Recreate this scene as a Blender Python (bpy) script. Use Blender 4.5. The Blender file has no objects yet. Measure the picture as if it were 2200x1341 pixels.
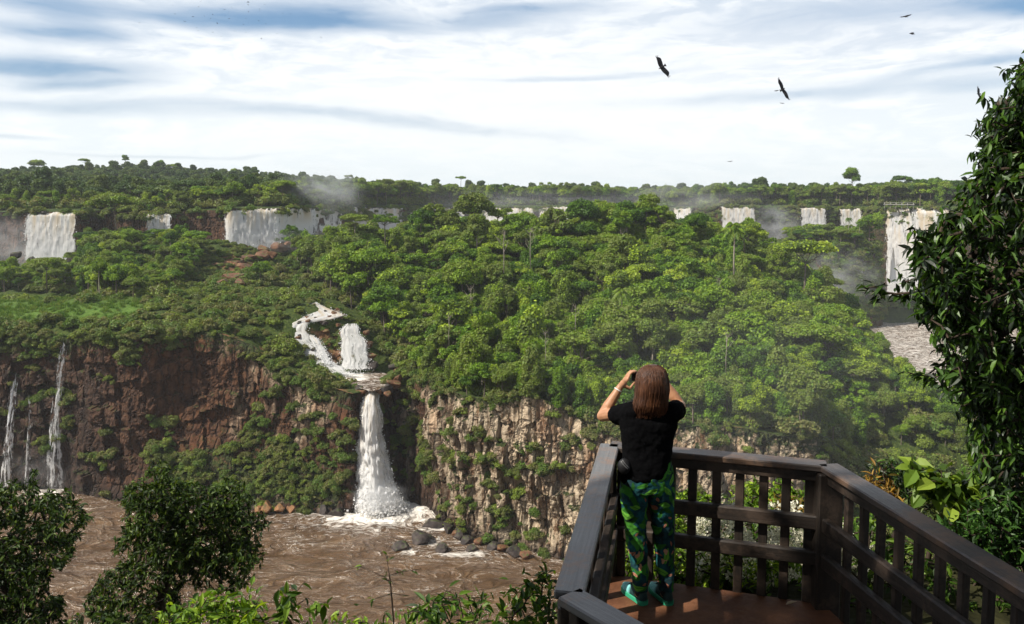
import bpy, math, random
import numpy as np
from mathutils import Vector, Matrix
R = math.radians
rng = np.random.default_rng(7)
random.seed(7)
scene = bpy.context.scene
COL = scene.collection

# ------------------------------------------------------------------ camera
F = 1711.0; U0 = 1100.0; V0 = 564.7; PITCH = R(4.5)
CP, SP = math.cos(PITCH), math.sin(PITCH)
cam_d = bpy.data.cameras.new('camera')
cam = bpy.data.objects.new('camera', cam_d); COL.objects.link(cam)
cam_d.sensor_width = 36.0; cam_d.lens = F/2200.0*36.0
cam_d.shift_y = -(670.5-V0)/2200.0
cam_d.clip_start = 0.1; cam_d.clip_end = 9000
cam.location = (0, 0, 0); cam.rotation_euler = (math.pi/2-PITCH, 0, 0)
scene.camera = cam

def ratios(u, v):
    xn = (np.asarray(u, float)-U0)/F; yn = -(np.asarray(v, float)-V0)/F
    den = yn*SP+CP
    return xn/den, (yn*CP-SP)/den
def pt(u, v, Y):                       # the point at depth Y that lies along a sight line
    a, b = ratios(u, v); return np.stack(np.broadcast_arrays(a*Y, np.asarray(Y, float), b*Y), -1)
def ptz(u, v, z):                      # the point of height z along a sight line
    a, b = ratios(u, v); Y = z/b
    return np.stack(np.broadcast_arrays(a*Y, Y, np.asarray(z, float)), -1)
def uv_of(P):
    P = np.atleast_2d(P); c = P[:, 1]*CP-P[:, 2]*SP; up = P[:, 1]*SP+P[:, 2]*CP
    return U0+F*P[:, 0]/c, V0-F*up/c

# ------------------------------------------------------------------ helpers
def hsh(i, j, k, s=0):
    n = (i.astype(np.int64)*374761393+j.astype(np.int64)*668265263+k.astype(np.int64)*2147483647+s*144665) & 0xffffffff
    n = ((n ^ (n >> 13))*1274126177) & 0xffffffff
    n = ((n ^ (n >> 16))*2246822519) & 0xffffffff
    return ((n ^ (n >> 15)) & 0xffffff)/float(0xffffff)
def vn(x, y=0., z=0., s=0):            # value noise 0..1
    x, y, z = np.broadcast_arrays(np.asarray(x, float), np.asarray(y, float), np.asarray(z, float))
    i, j, k = np.floor(x), np.floor(y), np.floor(z)
    fx, fy, fz = x-i, y-j, z-k
    fx, fy, fz = [f*f*(3-2*f) for f in (fx, fy, fz)]
    o = 0.
    for a in (0, 1):
        for b in (0, 1):
            for c in (0, 1):
                w = (fx if a else 1-fx)*(fy if b else 1-fy)*(fz if c else 1-fz)
                o = o+w*hsh(i+a, j+b, k+c, s)
    return o
def fbm(x, y=0., z=0., n=4, s=0):      # about -1..1
    o = 0.; a = 1.; t = 0.
    x, y, z = np.asarray(x, float), np.asarray(y, float), np.asarray(z, float)
    for k in range(n):
        o = o+a*(vn(x, y, z, s+k)*2-1); t += a; a *= .5; x = x*2.03; y = y*2.03; z = z*2.03
    return o/t
def unit(a): return a/np.maximum(np.linalg.norm(a, axis=-1, keepdims=True), 1e-9)

def mesh(name, V, quads=None, tris=None, mats=(), attrs=None, smooth=False, midx=None, uv=None):
    me = bpy.data.meshes.new(name)
    V = np.asarray(V, np.float32).reshape(-1, 3)
    q = np.zeros((0, 4), np.int32) if quads is None else np.asarray(quads, np.int32).reshape(-1, 4)
    t = np.zeros((0, 3), np.int32) if tris is None else np.asarray(tris, np.int32).reshape(-1, 3)
    me.vertices.add(len(V)); me.vertices.foreach_set('co', V.ravel())
    li = np.concatenate([q.ravel(), t.ravel()])
    me.loops.add(len(li)); me.loops.foreach_set('vertex_index', li)
    n = len(q)+len(t); me.polygons.add(n)
    st = np.concatenate([np.arange(len(q))*4, len(q)*4+np.arange(len(t))*3]).astype(np.int32)
    me.polygons.foreach_set('loop_start', st)
    if smooth: me.polygons.foreach_set('use_smooth', np.ones(n, bool))
    else: me.polygons.foreach_set('use_smooth', np.zeros(n, bool))
    if midx is not None: me.polygons.foreach_set('material_index', np.asarray(midx, np.int32))
    for m in mats: me.materials.append(m)
    for k, a in (attrs or {}).items():
        at = me.attributes.new(k, 'FLOAT', 'POINT'); at.data.foreach_set('value', np.asarray(a, np.float32).ravel())
    if uv is not None:
        ul = me.uv_layers.new(name='UVMap'); ul.data.foreach_set('uv', np.asarray(uv, np.float32)[li].ravel())
    me.update(); me.validate()
    return me
def link(name, me, parent=None, loc=None):
    o = bpy.data.objects.new(name, me); COL.objects.link(o)
    if parent is not None: o.parent = parent
    if loc is not None: o.location = loc
    return o
def tag(o, label=None, cat=None, group=None, kind=None):
    for k, v in (('label', label), ('category', cat), ('group', group), ('kind', kind)):
        if v: o[k] = v
    return o
def empty(name, loc=(0, 0, 0), rz=0.):
    o = bpy.data.objects.new(name, None); COL.objects.link(o); o.location = loc; o.rotation_euler = (0, 0, rz)
    o.empty_display_size = .1
    return o
def grid_quads(n, m, wrap=False):      # n rows of m
    i, j = np.meshgrid(np.arange(n-1), np.arange(m if wrap else m-1), indexing='ij')
    j2 = (j+1) % m
    return np.stack([i*m+j, i*m+j2, (i+1)*m+j2, (i+1)*m+j], -1).reshape(-1, 4)
class MB:                              # collects shapes into one mesh
    def __init__(s): s.V = []; s.Q = []; s.T = []; s.n = 0; s.A = {}
    def add(s, V, Q=None, T=None, **attrs):
        V = np.asarray(V, float).reshape(-1, 3); s.V.append(V)
        if Q is not None and len(Q): s.Q.append(np.asarray(Q)+s.n)
        if T is not None and len(T): s.T.append(np.asarray(T)+s.n)
        for k, a in attrs.items(): s.A.setdefault(k, []).append((s.n, np.broadcast_to(np.asarray(a, float), (len(V),))))
        s.n += len(V)
    def get(s):
        V = np.concatenate(s.V); Q = np.concatenate(s.Q) if s.Q else None; T = np.concatenate(s.T) if s.T else None
        at = {}
        for k, L in s.A.items():
            a = np.zeros(len(V)); 
            for st, x in L: a[st:st+len(x)] = x
            at[k] = a
        return V, Q, T, at
    def mesh(s, name, mats, smooth=False):
        V, Q, T, at = s.get(); return mesh(name, V, Q, T, mats, at, smooth)
    def tube(s, P, r, k=6, cap=True, **attrs):
        P = np.asarray(P, float); n = len(P); r = np.broadcast_to(np.asarray(r, float), (n,))
        T = unit(np.gradient(P, axis=0)) if n > 1 else np.array([[0, 0, 1.]])
        ref = np.where(np.abs(T[:, 2:3]) > .9, np.array([[1., 0, 0]]), np.array([[0, 0, 1.]]))
        ref = np.broadcast_to(ref[0:1] if True else ref, T.shape)
        A = unit(np.cross(T, ref)); B = np.cross(T, A)
        a = np.arange(k)*2*math.pi/k
        ring = P[:, None]+r[:, None, None]*(np.cos(a)[None, :, None]*A[:, None]+np.sin(a)[None, :, None]*B[:, None])
        V = ring.reshape(-1, 3); Q = grid_quads(n, k, True); Tr = []
        if cap:
            V = np.concatenate([V, P[:1], P[-1:]])
            Tr = [(n*k, (j+1) % k, j) for j in range(k)]+[(n*k+1, (n-1)*k+j, (n-1)*k+(j+1) % k) for j in range(k)]
        s.add(V, Q, Tr, **attrs)
    def box(s, c, sx, sy, sz, M=None, bev=0., **attrs):
        h = np.array([sx, sy, sz])/2.
        if bev <= 0:
            V = np.array([[x, y, z] for x in (-1, 1) for y in (-1, 1) for z in (-1, 1)])*h
            Q = [(0, 1, 3, 2), (4, 6, 7, 5), (0, 4, 5, 1), (2, 3, 7, 6), (0, 2, 6, 4), (1, 5, 7, 3)]; T = []
        else:
            V = []; idx = {}
            for x in (-1, 1):
                for y in (-1, 1):
                    for z in (-1, 1):
                        for ax in range(3):
                            p = np.array([x, y, z])*(h-bev); p[ax] = [x, y, z][ax]*h[ax]
                            idx[x, y, z, ax] = len(V); V.append(p)
            V = np.array(V); Q = []; T = []
            for ax in range(3):
                b, c2 = [(1, 2), (0, 2), (0, 1)][ax]
                for sg in (-1, 1):
                    def k(p, q):
                        t = [0, 0, 0]; t[ax] = sg; t[b] = p; t[c2] = q; return idx[t[0], t[1], t[2], ax]
                    Q.append((k(-1, -1), k(1, -1), k(1, 1), k(-1, 1)))
                for p in (-1, 1):
                    for q in (-1, 1):
                        t0 = [0, 0, 0]; t0[b] = p; t0[c2] = q
                        lo = list(t0); lo[ax] = -1; hi = list(t0); hi[ax] = 1
                        Q.append((idx[*lo, b], idx[*hi, b], idx[*hi, c2], idx[*lo, c2]))
            for x in (-1, 1):
                for y in (-1, 1):
                    for z in (-1, 1): T.append((idx[x, y, z, 0], idx[x, y, z, 1], idx[x, y, z, 2]))
        if M is not None: V = V@np.asarray(M, float).T
        s.add(V+np.asarray(c, float), Q, T, **attrs)
def fix_normals(me):
    import bmesh
    b = bmesh.new(); b.from_mesh(me); bmesh.ops.recalc_face_normals(b, faces=b.faces); b.to_mesh(me); b.free()

# ------------------------------------------------------------------ node helpers
class NT:
    def __init__(s, name, volume=False):
        s.m = bpy.data.materials.new(name); s.m.use_nodes = True; s.t = s.m.node_tree; s.t.nodes.clear()
        s.out = s.t.nodes.new('ShaderNodeOutputMaterial')
    def n(s, ty, props=None, **ins):
        nd = s.t.nodes.new('ShaderNode'+ty)
        for k, v in (props or {}).items(): setattr(nd, k, v)
        for k, v in ins.items():
            k2 = int(k[1:]) if k[0] == 'i' and k[1:].isdigit() else k.replace('_', ' ')
            s.set(nd.inputs[k2], v)
        return nd
    def set(s, sock, v):
        if isinstance(v, bpy.types.NodeSocket): s.t.links.new(v, sock)
        elif isinstance(v, bpy.types.Node): s.t.links.new(v.outputs[0], sock)
        else:
            if sock.type == 'RGBA' and not isinstance(v, (int, float)) and len(v) == 3: v = (*v, 1)
            sock.default_value = v
    def math(s, op, a, b=0., clamp=False): return s.n('Math', {'operation': op, 'use_clamp': clamp}, i0=a, i1=b).outputs[0]
    def mix(s, f, a, b, mode='MIX'):
        nd = s.t.nodes.new('ShaderNodeMix'); nd.data_type = 'RGBA'; nd.blend_type = mode
        s.set(nd.inputs[0], f); s.set(nd.inputs[6], a); s.set(nd.inputs[7], b); return nd.outputs[2]
    def ramp(s, f, stops, interp='LINEAR'):
        nd = s.t.nodes.new('ShaderNodeValToRGB'); cr = nd.color_ramp; cr.interpolation = interp
        while len(cr.elements) < len(stops): cr.elements.new(.5)
        for e, (p, c) in zip(cr.elements, stops):
            e.position = p; e.color = (*c, 1) if not isinstance(c, (int, float)) else (c, c, c, 1)
        s.set(nd.inputs[0], f); return nd.outputs[0]
    def rng(s, v, a, b, c=0., d=1.): return s.n('MapRange', {'interpolation_type': 'SMOOTHSTEP'}, i0=v, i1=a, i2=b, i3=c, i4=d).outputs[0]
    def attr(s, k): return s.n('Attribute', {'attribute_name': k}).outputs[2]
    def noise(s, vec, scale, detail=4., rough=.55, dist=0.): return s.n('TexNoise', Vector=vec, Scale=scale, Detail=detail, Roughness=rough, Distortion=dist).outputs[0]
    def vscale(s, vec, sc): return s.n('Mapping', Vector=vec, Scale=sc).outputs[0]
    def obj(s): return s.n('TexCoord').outputs['Object']
    def pos(s): return s.n('NewGeometry').outputs['Position']
    def bump(s, h, strength=.5, dist=.1): return s.n('Bump', Height=h, Strength=strength, Distance=dist).outputs[0]
    def pbr(s, col, rough=.7, spec=.3, normal=None, **kw):
        p = s.n('BsdfPrincipled'); s.set(p.inputs['Base Color'], col); s.set(p.inputs['Roughness'], rough); s.set(p.inputs['Specular IOR Level'], spec)
        if normal is not None: s.set(p.inputs['Normal'], normal)
        for k, v in kw.items(): s.set(p.inputs[k.replace('_', ' ')], v)
        return p.outputs[0]
    def done(s, sh, vol=False):
        s.t.links.new(sh, s.out.inputs['Volume' if vol else 'Surface']); return s.m

# ------------------------------------------------------------------ leaf materials
def leaf_mat(name, stops, trans=.3, rough=.5, spec=.25, var=1., per_object=.65, trcol=(1.5, 1.35, .45)):
    n = NT(name)
    rnd = n.n('ObjectInfo').outputs['Random']; lr = n.attr('lr')
    f = n.math('ADD', n.math('MULTIPLY', rnd, per_object), n.math('MULTIPLY', lr, 1-per_object))
    c = n.ramp(f, stops)
    hv = n.n('HueSaturation', i0=.5, i1=1., i2=n.math('ADD', .65, n.math('MULTIPLY', lr, .7)), i4=c).outputs[0] if var else c
    a = n.pbr(hv, rough, spec)
    tr = n.n('BsdfTranslucent', Color=n.mix(1., hv, trcol, 'MULTIPLY')).outputs[0]
    return n.done(n.n('MixShader', i0=trans, i1=a, i2=tr).outputs[0])
GREENS = [(0., (.022, .055, .005)), (.16, (.040, .098, .007)), (.32, (.090, .175, .010)), (.46, (.170, .275, .010)), (.58, (.150, .180, .036)), (.72, (.090, .150, .022)), (.86, (.270, .370, .018)), (1., (.220, .230, .050))]
M_LEAF = leaf_mat('forest_leaves', GREENS)
M_LEAF_FAR = leaf_mat('far_forest_leaves', [(0., (.028, .062, .014)), (.5, (.060, .105, .020)), (.8, (.095, .140, .028)), (1., (.120, .150, .040))], per_object=.75)
M_LEAF_SHRUB = leaf_mat('shrub_leaves', [(0., (.060, .100, .014)), (.25, (.120, .140, .034)), (.45, (.085, .170, .018)), (.62, (.170, .155, .060)), (.8, (.150, .220, .026)), (1., (.210, .240, .040))])
def bark_mat(name, c1, c2, sc=6.):
    n = NT(name); p = n.obj(); k = n.noise(n.vscale(p, (1, 1, .25)), sc, 5)
    return n.done(n.pbr(n.ramp(k, [(.3, c1), (.7, c2)]), .85, .2, n.bump(k, .6, .05)))
M_BARK = bark_mat('grey_bark', (.07, .055, .04), (.22, .18, .14))
M_BARK_PALE = bark_mat('pale_bark', (.16, .13, .10), (.40, .35, .28))
M_BARK_DARK = bark_mat('dark_bark', (.018, .013, .010), (.07, .05, .035), 18.)

# ------------------------------------------------------------------ tree makers
def leafquads(P, Nrm, size, asp=1.5, tint=None):
    n = len(P); Nrm = unit(Nrm)
    d = unit(np.cross(Nrm, unit(rng.normal(size=(n, 3))))); e = np.cross(Nrm, d)
    size = np.broadcast_to(size, (n,))[:, None]
    V = np.stack([P-d*size*asp*.5, P-e*size*.5+Nrm*size*.12, P+d*size*asp*.5, P+e*size*.5+Nrm*size*.12], 1).reshape(-1, 3)
    Q = np.arange(n*4).reshape(-1, 4)
    lr = np.repeat(rng.random(n) if tint is None else tint, 4)
    return V, Q, lr
def crown_from_lobes(lobes, per_m2, size, up=.35, jit=.65, low=-.55):
    VV = []; QQ = []; LL = []; k = 0
    for (c, r) in lobes:
        r = np.asarray(r, float); area = 4*math.pi*(r.prod()**(2/3)); n = max(12, int(area*per_m2))
        D = unit(rng.normal(size=(n*2, 3))); D = D[D[:, 2] > low][:n]; n = len(D)
        rr = 1.-.45*rng.random(n)**2.2+.17*rng.normal(size=n)
        P = c+D*r*rr[:, None]
        N = unit(D/r)+np.array([0, 0, up])+rng.normal(size=(n, 3))*jit
        base = rng.random()
        V, Q, lr = leafquads(P, N, size*(.6+.8*rng.random(n)), tint=np.clip(.5*base+.5*rng.random(n), 0, 1))
        VV.append(V); QQ.append(Q+k); LL.append(lr); k += len(V)
    return np.concatenate(VV), np.concatenate(QQ), np.concatenate(LL)
def limb(mb, a, b, r0, r1, bend=.12, k=5, n=5):
    a, b = np.asarray(a, float), np.asarray(b, float); t = np.linspace(0, 1, n)[:, None]
    L = np.linalg.norm(b-a); off = rng.normal(size=3)*L*bend
    mb.tube(a+(b-a)*t+off*np.sin(t*math.pi), np.linspace(r0, r1, n), k)
def make_tree(kind, per=14., size=.42):
    """returns (trunk MB, crown arrays); base at 0"""
    tr = MB(); L = []
    g = rng.random
    if kind == 'round':
        H = 11+3*g(); cr = 4.2+g(); ch = 3.2+.8*g(); cz = H-ch
        n = 34
        for i in range(n):
            a = i*2.399+g(); q = (i+.5)/n; zz = 1-1.5*q; rad = math.sqrt(max(0, 1-min(1, zz*zz)))
            c = np.array([math.cos(a)*rad*cr*.72, math.sin(a)*rad*cr*.72, cz+zz*ch*.72])+rng.normal(size=3)*.55
            r = .7+1.15*g()**1.6; L.append((c, (r, r, r*.8)))
        L.append((np.array([0, 0, cz]), (cr*.6, cr*.6, ch*.7)))
        tr.tube(np.array([[0, 0, -2], [.1, .2, 2], [.3, 0, cz-1], [.2, .1, cz+1.5]]), [.34, .26, .18, .06])
        for i in range(5): limb(tr, (.2, .1, cz-2), L[i*3][0], .12, .03)
    elif kind == 'umbrella':
        H = 12+3*g(); cr = 5.2+g()
        n = 17
        for i in range(n):
            a = i*2.399+g(); rad = math.sqrt((i+.5)/n)
            c = np.array([math.cos(a)*rad*cr, math.sin(a)*rad*cr, H-1.2-1.6*rad**2+.5*rng.normal()])
            r = 1.3+.7*g(); L.append((c, (r*1.25, r*1.25, r*.55)))
        tr.tube(np.array([[0, 0, -2], [.2, .1, 4], [.5, .2, H*.6]]), [.3, .24, .16])
        for i in range(2, n, 2): limb(tr, (.5, .2, H*.6), L[i][0]-[0, 0, .4], .12, .03)
    elif kind == 'tall':
        H = 17+2*g(); cr = 3.4
        n = 18
        for i in range(n):
            a = i*2.399; q = g(); rad = .35+.65*g()
            c = np.array([math.cos(a)*rad*cr*(1.1-.5*q), math.sin(a)*rad*cr*(1.1-.5*q), H-6.+6.*q])
            r = 1.1+.9*g(); L.append((c, (r, r, r*.85)))
        tr.tube(np.array([[0, 0, -2], [.2, .1, 5], [.1, .3, 11], [.3, .2, H-2]]), [.36, .28, .2, .07])
        for i in range(7): limb(tr, (.15, .2, 9+g()*3), L[i*2][0], .11, .03)
    elif kind == 'draped':
        H = 12+3*g()
        n = 24
        for i in range(n):
            q = i/n; a = i*2.399+g(); rad = (2.6*(1-q)**.5+.5)*(.5+.5*g())
            c = np.array([math.cos(a)*rad, math.sin(a)*rad, 1.+q*(H-2)])
            r = .9+.9*g(); L.append((c, (r, r, r*1.35)))
        tr.tube(np.array([[0, 0, -2], [.2, .1, 5], [.1, .3, H-2]]), [.3, .22, .06])
    elif kind == 'airy':
        H = 11+2*g(); cr = 4.4
        n = 15
        for i in range(n):
            a = i*2.399+g(); q = g(); rad = .3+.7*math.sqrt(g())
            c = np.array([math.cos(a)*rad*cr, math.sin(a)*rad*cr, H-4.5+4.*q*(1.1-.6*rad)])
            r = .8+.6*g(); L.append((c, (r*1.2, r*1.2, r*.6)))
        tr.tube(np.array([[0, 0, -2], [.3, .1, 3], [.6, .3, H-5]]), [.24, .2, .15])
        for i in range(n): limb(tr, (.6, .3, H-5.5+g()), L[i][0], .09, .025)
        per = per*.8
    elif kind == 'ragged':
        H = 12.5+3*g(); cr = 4.3+g(); n = 27
        for i in range(n):
            a = i*2.399+1.2*g(); q = g(); rad = .25+.75*g()
            c = np.array([math.cos(a)*rad*cr*(1.15-.5*q), math.sin(a)*rad*cr*(1.15-.5*q), H-6.5+6.5*q*(1.15-.45*rad)])
            r = .55+1.15*g()**1.6; L.append((c, (r*1.15, r*1.15, r*(.6+.4*g()))))
        tr.tube(np.array([[0, 0, -2], [.1, .2, 2], [.4, 0, H*.55], [.2, .1, H-2.5]]), [.34, .26, .18, .06])
        for i in range(n): limb(tr, (.3, .1, H*.45+g()*2), L[i][0], .10, .025)
    elif kind == 'shrub':
        n = 11
        for i in range(n):
            a = i*2.399+g(); rad = math.sqrt((i+.3)/n)*1.5
            c = np.array([math.cos(a)*rad, math.sin(a)*rad, 1.5-.45*rad+.25*rng.normal()])
            r = .55+.35*g(); L.append((c, (r*1.1, r*1.1, r*.8)))
        for i in range(0, n, 2): limb(tr, (0, 0, -.6), L[i][0], .06, .015, k=4, n=4)
    return tr, crown_from_lobes(L, per, size)
class Proto: pass
PROTO = {}
def reg(kind, n, per=14., size=.42, mat=M_LEAF, bark=M_BARK):
    out = []
    for i in range(n):
        tr, (V, Q, lr) = make_tree(kind, per, size)
        p = Proto(); p.kind = kind
        p.trunk = tr.mesh(kind+'_trunk', [bark], True)
        p.crown = mesh(kind+'_crown', V, Q, None, [mat], {'lr': lr})
        tv, tq, tt, _ = tr.get()
        nq = len(tq); k = len(tv)
        p.both = mesh(kind+'_whole', np.concatenate([tv, V]), np.concatenate([tq, Q+k]), tt, [bark, mat],
                      {'lr': np.concatenate([np.zeros(k), lr])}, midx=np.concatenate([np.zeros(nq), np.ones(len(Q)), np.zeros(len(tt) if tt is not None else 0)]))
        out.append(p)
    PROTO[kind] = out
reg('round', 4); reg('ragged', 5); reg('umbrella', 3); reg('tall', 3, bark=M_BARK_PALE); reg('draped', 3); reg('airy', 3)
reg('shrub', 4, 22., .26, M_LEAF_SHRUB, M_BARK_DARK)
# palm
def palm_meshes(H=11., nf=20, fl=3.3):
    tr = MB(); tr.tube(np.array([[0, 0, -1], [.15, 0, H*.35], [.05, .1, H*.7], [.15, .1, H]]), [.22, .17, .15, .13], 7)
    V = []; Q = []; lr = []; k = 0
    for i in range(nf):
        a = i*2.399; el = R(60-95*(i/nf)); t = np.linspace(0, 1, 8)
        d = np.array([math.cos(a), math.sin(a)])
        h = fl*t*math.cos(el); zz = fl*t*math.sin(el)-fl*.75*t**2.2
        P = np.stack([.15+d[0]*h, .1+d[1]*h, H+zz], 1)
        side = np.array([-d[1], d[0], 0])
        for s in (-1, 1):
            for j in range(1, 8):
                for q in (0., .5):
                    b = P[j]*(1-q)+P[j-1]*q; w = .75*math.sin(math.pi*min(1, t[j]*.9+.1))+.15; ax = unit(P[j]-P[j-1])
                    tip = b+side*s*w*.8+ax*w*.5-np.array([0, 0, w*.55])
                    V += [b-ax*.17, tip-ax*.05, tip+ax*.05, b+ax*.17]; Q.append((k, k+1, k+2, k+3)); k += 4; lr += [random.random()]*4
    return tr.mesh('palm_trunk', [M_BARK_PALE], True), mesh('palm_crown', np.array(V), np.array(Q), None, [M_LEAF], {'lr': lr})
PALM = palm_meshes()
# leafless pale tree
def dead_mesh():
    tr = MB(); tr.tube(np.array([[0, 0, -1], [.2, .1, 4], [-.1, .2, 8], [.4, 0, 11.5]]), [.2, .15, .11, .04], 6)
    for z, a, l in ((5, .3, 4), (6.5, 2.6, 4.5), (7.6, 4.4, 3.6), (8.6, .9, 3.2), (9.6, 3.4, 2.6), (10.4, 5.2, 2.)):
        b = np.array([math.cos(a)*l*.6, math.sin(a)*l*.6, z+l*.75]); limb(tr, (0.05, .1, z), b, .08, .025)
        for s in (-1, 1): limb(tr, (np.array([.05, .1, z])+b)/2, b+rng.normal(size=3)*.6+[s*.8, s*.5, .3], .05, .02)
    return tr.mesh('dead_trunk', [M_BARK_PALE], True)
DEAD = dead_mesh()
# ------------------------------------------------------------------ the gorge: heights are metres below the eye
ZW = -72.0
#        u,   v_top, v_base, setback
CL = np.array([
 (-700, 716, 1040, 3), (-150, 716, 1050, 3), (0, 716, 1052, 2), (60, 722, 1050, 2), (130, 728, 1050, 1), (190, 718, 1070, 3), (300, 716, 1088, 8), (400, 712, 1092, 14), (470, 716, 1095, 15),
 (540, 740, 1097, 16), (580, 775, 1099, 14), (640, 806, 1102, 11), (700, 828, 1106, 8), (755, 846, 1104, 4), (778, 842, 1086, 2), (796, 838, 1080, 1), (814, 838, 1076, 1), (828, 826, 1074, 4),
 (850, 806, 1074, 8), (880, 806, 1080, 7), (915, 812, 1092, 4), (960, 838, 1125, 3), (1000, 850, 1150, 2), (1060, 862, 1166, 2), (1120, 846, 1182, 2), (1150, 852, 1190, 2), (1200, 874, 1202, 4),
 (1250, 896, 1214, 6), (1350, 918, 1236, 6), (1450, 922, 1260, 5), (1520, 912, 1276, 4), (1600, 920, 1290, 4), (1680, 936, 1302, 5), (1760, 934, 1310, 6), (1830, 975, 1314, 14), (1950, 990, 1316, 20), (2080, 995, 1312, 22)], float)
us = np.concatenate([np.arange(-700, -100, 12), np.arange(-100, 1420, 2.5), np.arange(1420, 2081, 4)])
vt = np.interp(us, CL[:, 0], CL[:, 1]); vb = np.interp(us, CL[:, 0], CL[:, 2]); sb = np.interp(us, CL[:, 0], CL[:, 3])
def smooth1(a, k):
    w = np.hanning(k+2)[1:-1]; w /= w.sum(); return np.convolve(np.pad(a, k//2, mode='edge'), w, 'valid')[:len(a)]
vb = smooth1(vb, 9); sb = smooth1(sb, 9); vt = smooth1(vt, 5)
base = ptz(us, vb, ZW)
top = pt(us, vt, base[:, 1]+sb)
# the shore goes on round the nose of the island
wrap_xy = np.array([(90, 140), (101, 156), (112, 180), (121, 212), (129, 255), (136, 300), (146, 350), (160, 410)], float)
wt = np.linspace(0, len(wrap_xy)-1, 60); wb = np.stack([np.interp(wt, range(len(wrap_xy)), wrap_xy[:, i]) for i in (0, 1)]+[np.full(60, ZW)], 1)
wtop = wb+np.array([-5, 2, 14.]); wtop[:, 2] = np.interp(wt, [0, 2, 7], [-52, -60, -62])
base = np.concatenate([base, wb]); top = np.concatenate([top, wtop]); u_all = np.concatenate([us, 2080+12*np.arange(1, 61)])

# ground control points (u, v, Y, metres taken off for the trees standing there)
G = [(-300, 690, 205, 0), (-100, 690, 203, 0), (0, 700, 196, 0), (100, 690, 198, 0), (100, 672, 208, 0), (0, 655, 220, 0), (200, 668, 208, 0), (300, 662, 212, 0), (130, 640, 228, 1), (-150, 640, 230, 1),
     (250, 660, 214, 0), (60, 610, 255, 8), (-100, 590, 290, 7), (200, 560, 262, 12), (280, 510, 285, 13), (250, 474, 300, 13), (330, 550, 258, 12), (420, 565, 255, 10), (400, 640, 224, 0), (380, 610, 240, 2), (350, 690, 202, 0),
     (100, 566, 322, 0), (340, 535, 322, 0), (500, 565, 290, 0), (560, 545, 320, 0), (600, 545, 330, 0), (480, 520, 318, 0), (500, 610, 262, 0), (560, 610, 258, 3), (450, 660, 217, 0), (540, 650, 222, 1), (600, 640, 231, 0), (655, 655, 222, 0),
     (560, 690, 208, 0), (480, 695, 203, 0), (640, 690, 209, 0), (615, 700, 206, 0), (660, 745, 206, .6), (690, 785, 203.2, .6), (640, 780, 199, 0), (590, 745, 203, 0), (740, 700, 210, 0), (765, 705, 208, 0), (740, 760, 206, 0), (765, 780, 204.5, 0), (850, 785, 199, 0), (872, 800, 192, 2),
     (700, 655, 224, 0), (740, 660, 228, 4), (640, 600, 248, 5), (680, 560, 270, 12), (640, 535, 300, 13), (700, 500, 300, 14.5),
     (800, 700, 216, 5), (860, 730, 204, 4), (820, 600, 250, 9), (780, 480, 300, 14.5), (900, 458, 300, 15), (1000, 462, 302, 15.5), (1100, 462, 300, 15.5), (1250, 446, 300, 14), (1350, 450, 295, 14), (1450, 462, 290, 14.5), (1560, 486, 285, 15), (1650, 512, 282, 16.5), (1740, 540, 280, 17.5),
     (900, 690, 214, 8), (1000, 700, 206, 9), (950, 580, 250, 9), (1100, 590, 245, 10), (1100, 720, 196, 9), (1250, 580, 244, 10), (1250, 730, 188, 9), (1400, 590, 240, 9), (1400, 760, 178, 8), (1550, 610, 236, 9), (1550, 770, 172, 8), (1680, 650, 232, 12), (1700, 780, 170, 7),
     (1100, 800, 178, 7), (1250, 830, 166, 6), (1400, 860, 156, 5), (1550, 860, 150, 5), (1700, 870, 148, 4), (1820, 880, 146, 4), (1830, 760, 190, 6), (1870, 690, 265, 8), (1890, 760, 246, 6), (1950, 815, 203, 4), (2035, 880, 163, 3), (2080, 950, 141, 2), (1960, 900, 150, 3), (1980, 950, 143, 2), (1800, 640, 262, 13)]
ctl = []
for (u, v, Y, d) in G:
    p = pt(u, v, float(Y)); ctl.append((p[0], p[1], p[2]-d))
ctl += [tuple(x) for x in top[::14]]+[tuple(x) for x in top[-60::6]]
for x in (-40, 0, 40, 80): ctl += [(x, 335, -30), (x, 385, -58)]
ctl += [(128, 330, -45), (120, 390, -60), (-120, 340, -26), (-200, 330, -26), (-300, 320, -26)]
for (u, v) in ((720, 808), (745, 806), (790, 803), (830, 808), (850, 816), (800, 822), (760, 820)):
    p = ptz(u, v, -46.); ctl.append(tuple(p))
ctl = np.array(ctl)
class TPS:
    def __init__(s, X, z, lam=2.):
        n = len(X); s.X = X/100.
        d = np.linalg.norm(s.X[:, None]-s.X[None], axis=-1); K = np.where(d > 0, d*d*np.log(d+1e-12), 0)+lam*1e-3*np.eye(n)
        P = np.concatenate([np.ones((n, 1)), s.X], 1)
        A = np.block([[K, P], [P.T, np.zeros((3, 3))]]); s.w = np.linalg.solve(A, np.concatenate([z, np.zeros(3)]))
    def __call__(s, X):
        X = np.asarray(X)/100.; out = np.zeros(len(X))
        for i in range(0, len(X), 20000):
            x = X[i:i+20000]; d = np.linalg.norm(x[:, None]-s.X[None], axis=-1)
            out[i:i+20000] = np.where(d > 0, d*d*np.log(d+1e-12), 0)@s.w[:len(s.X)]+s.w[len(s.X)]+x@s.w[len(s.X)+1:]
        return out
ground_z = TPS(ctl[:, :2], ctl[:, 2])

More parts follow.
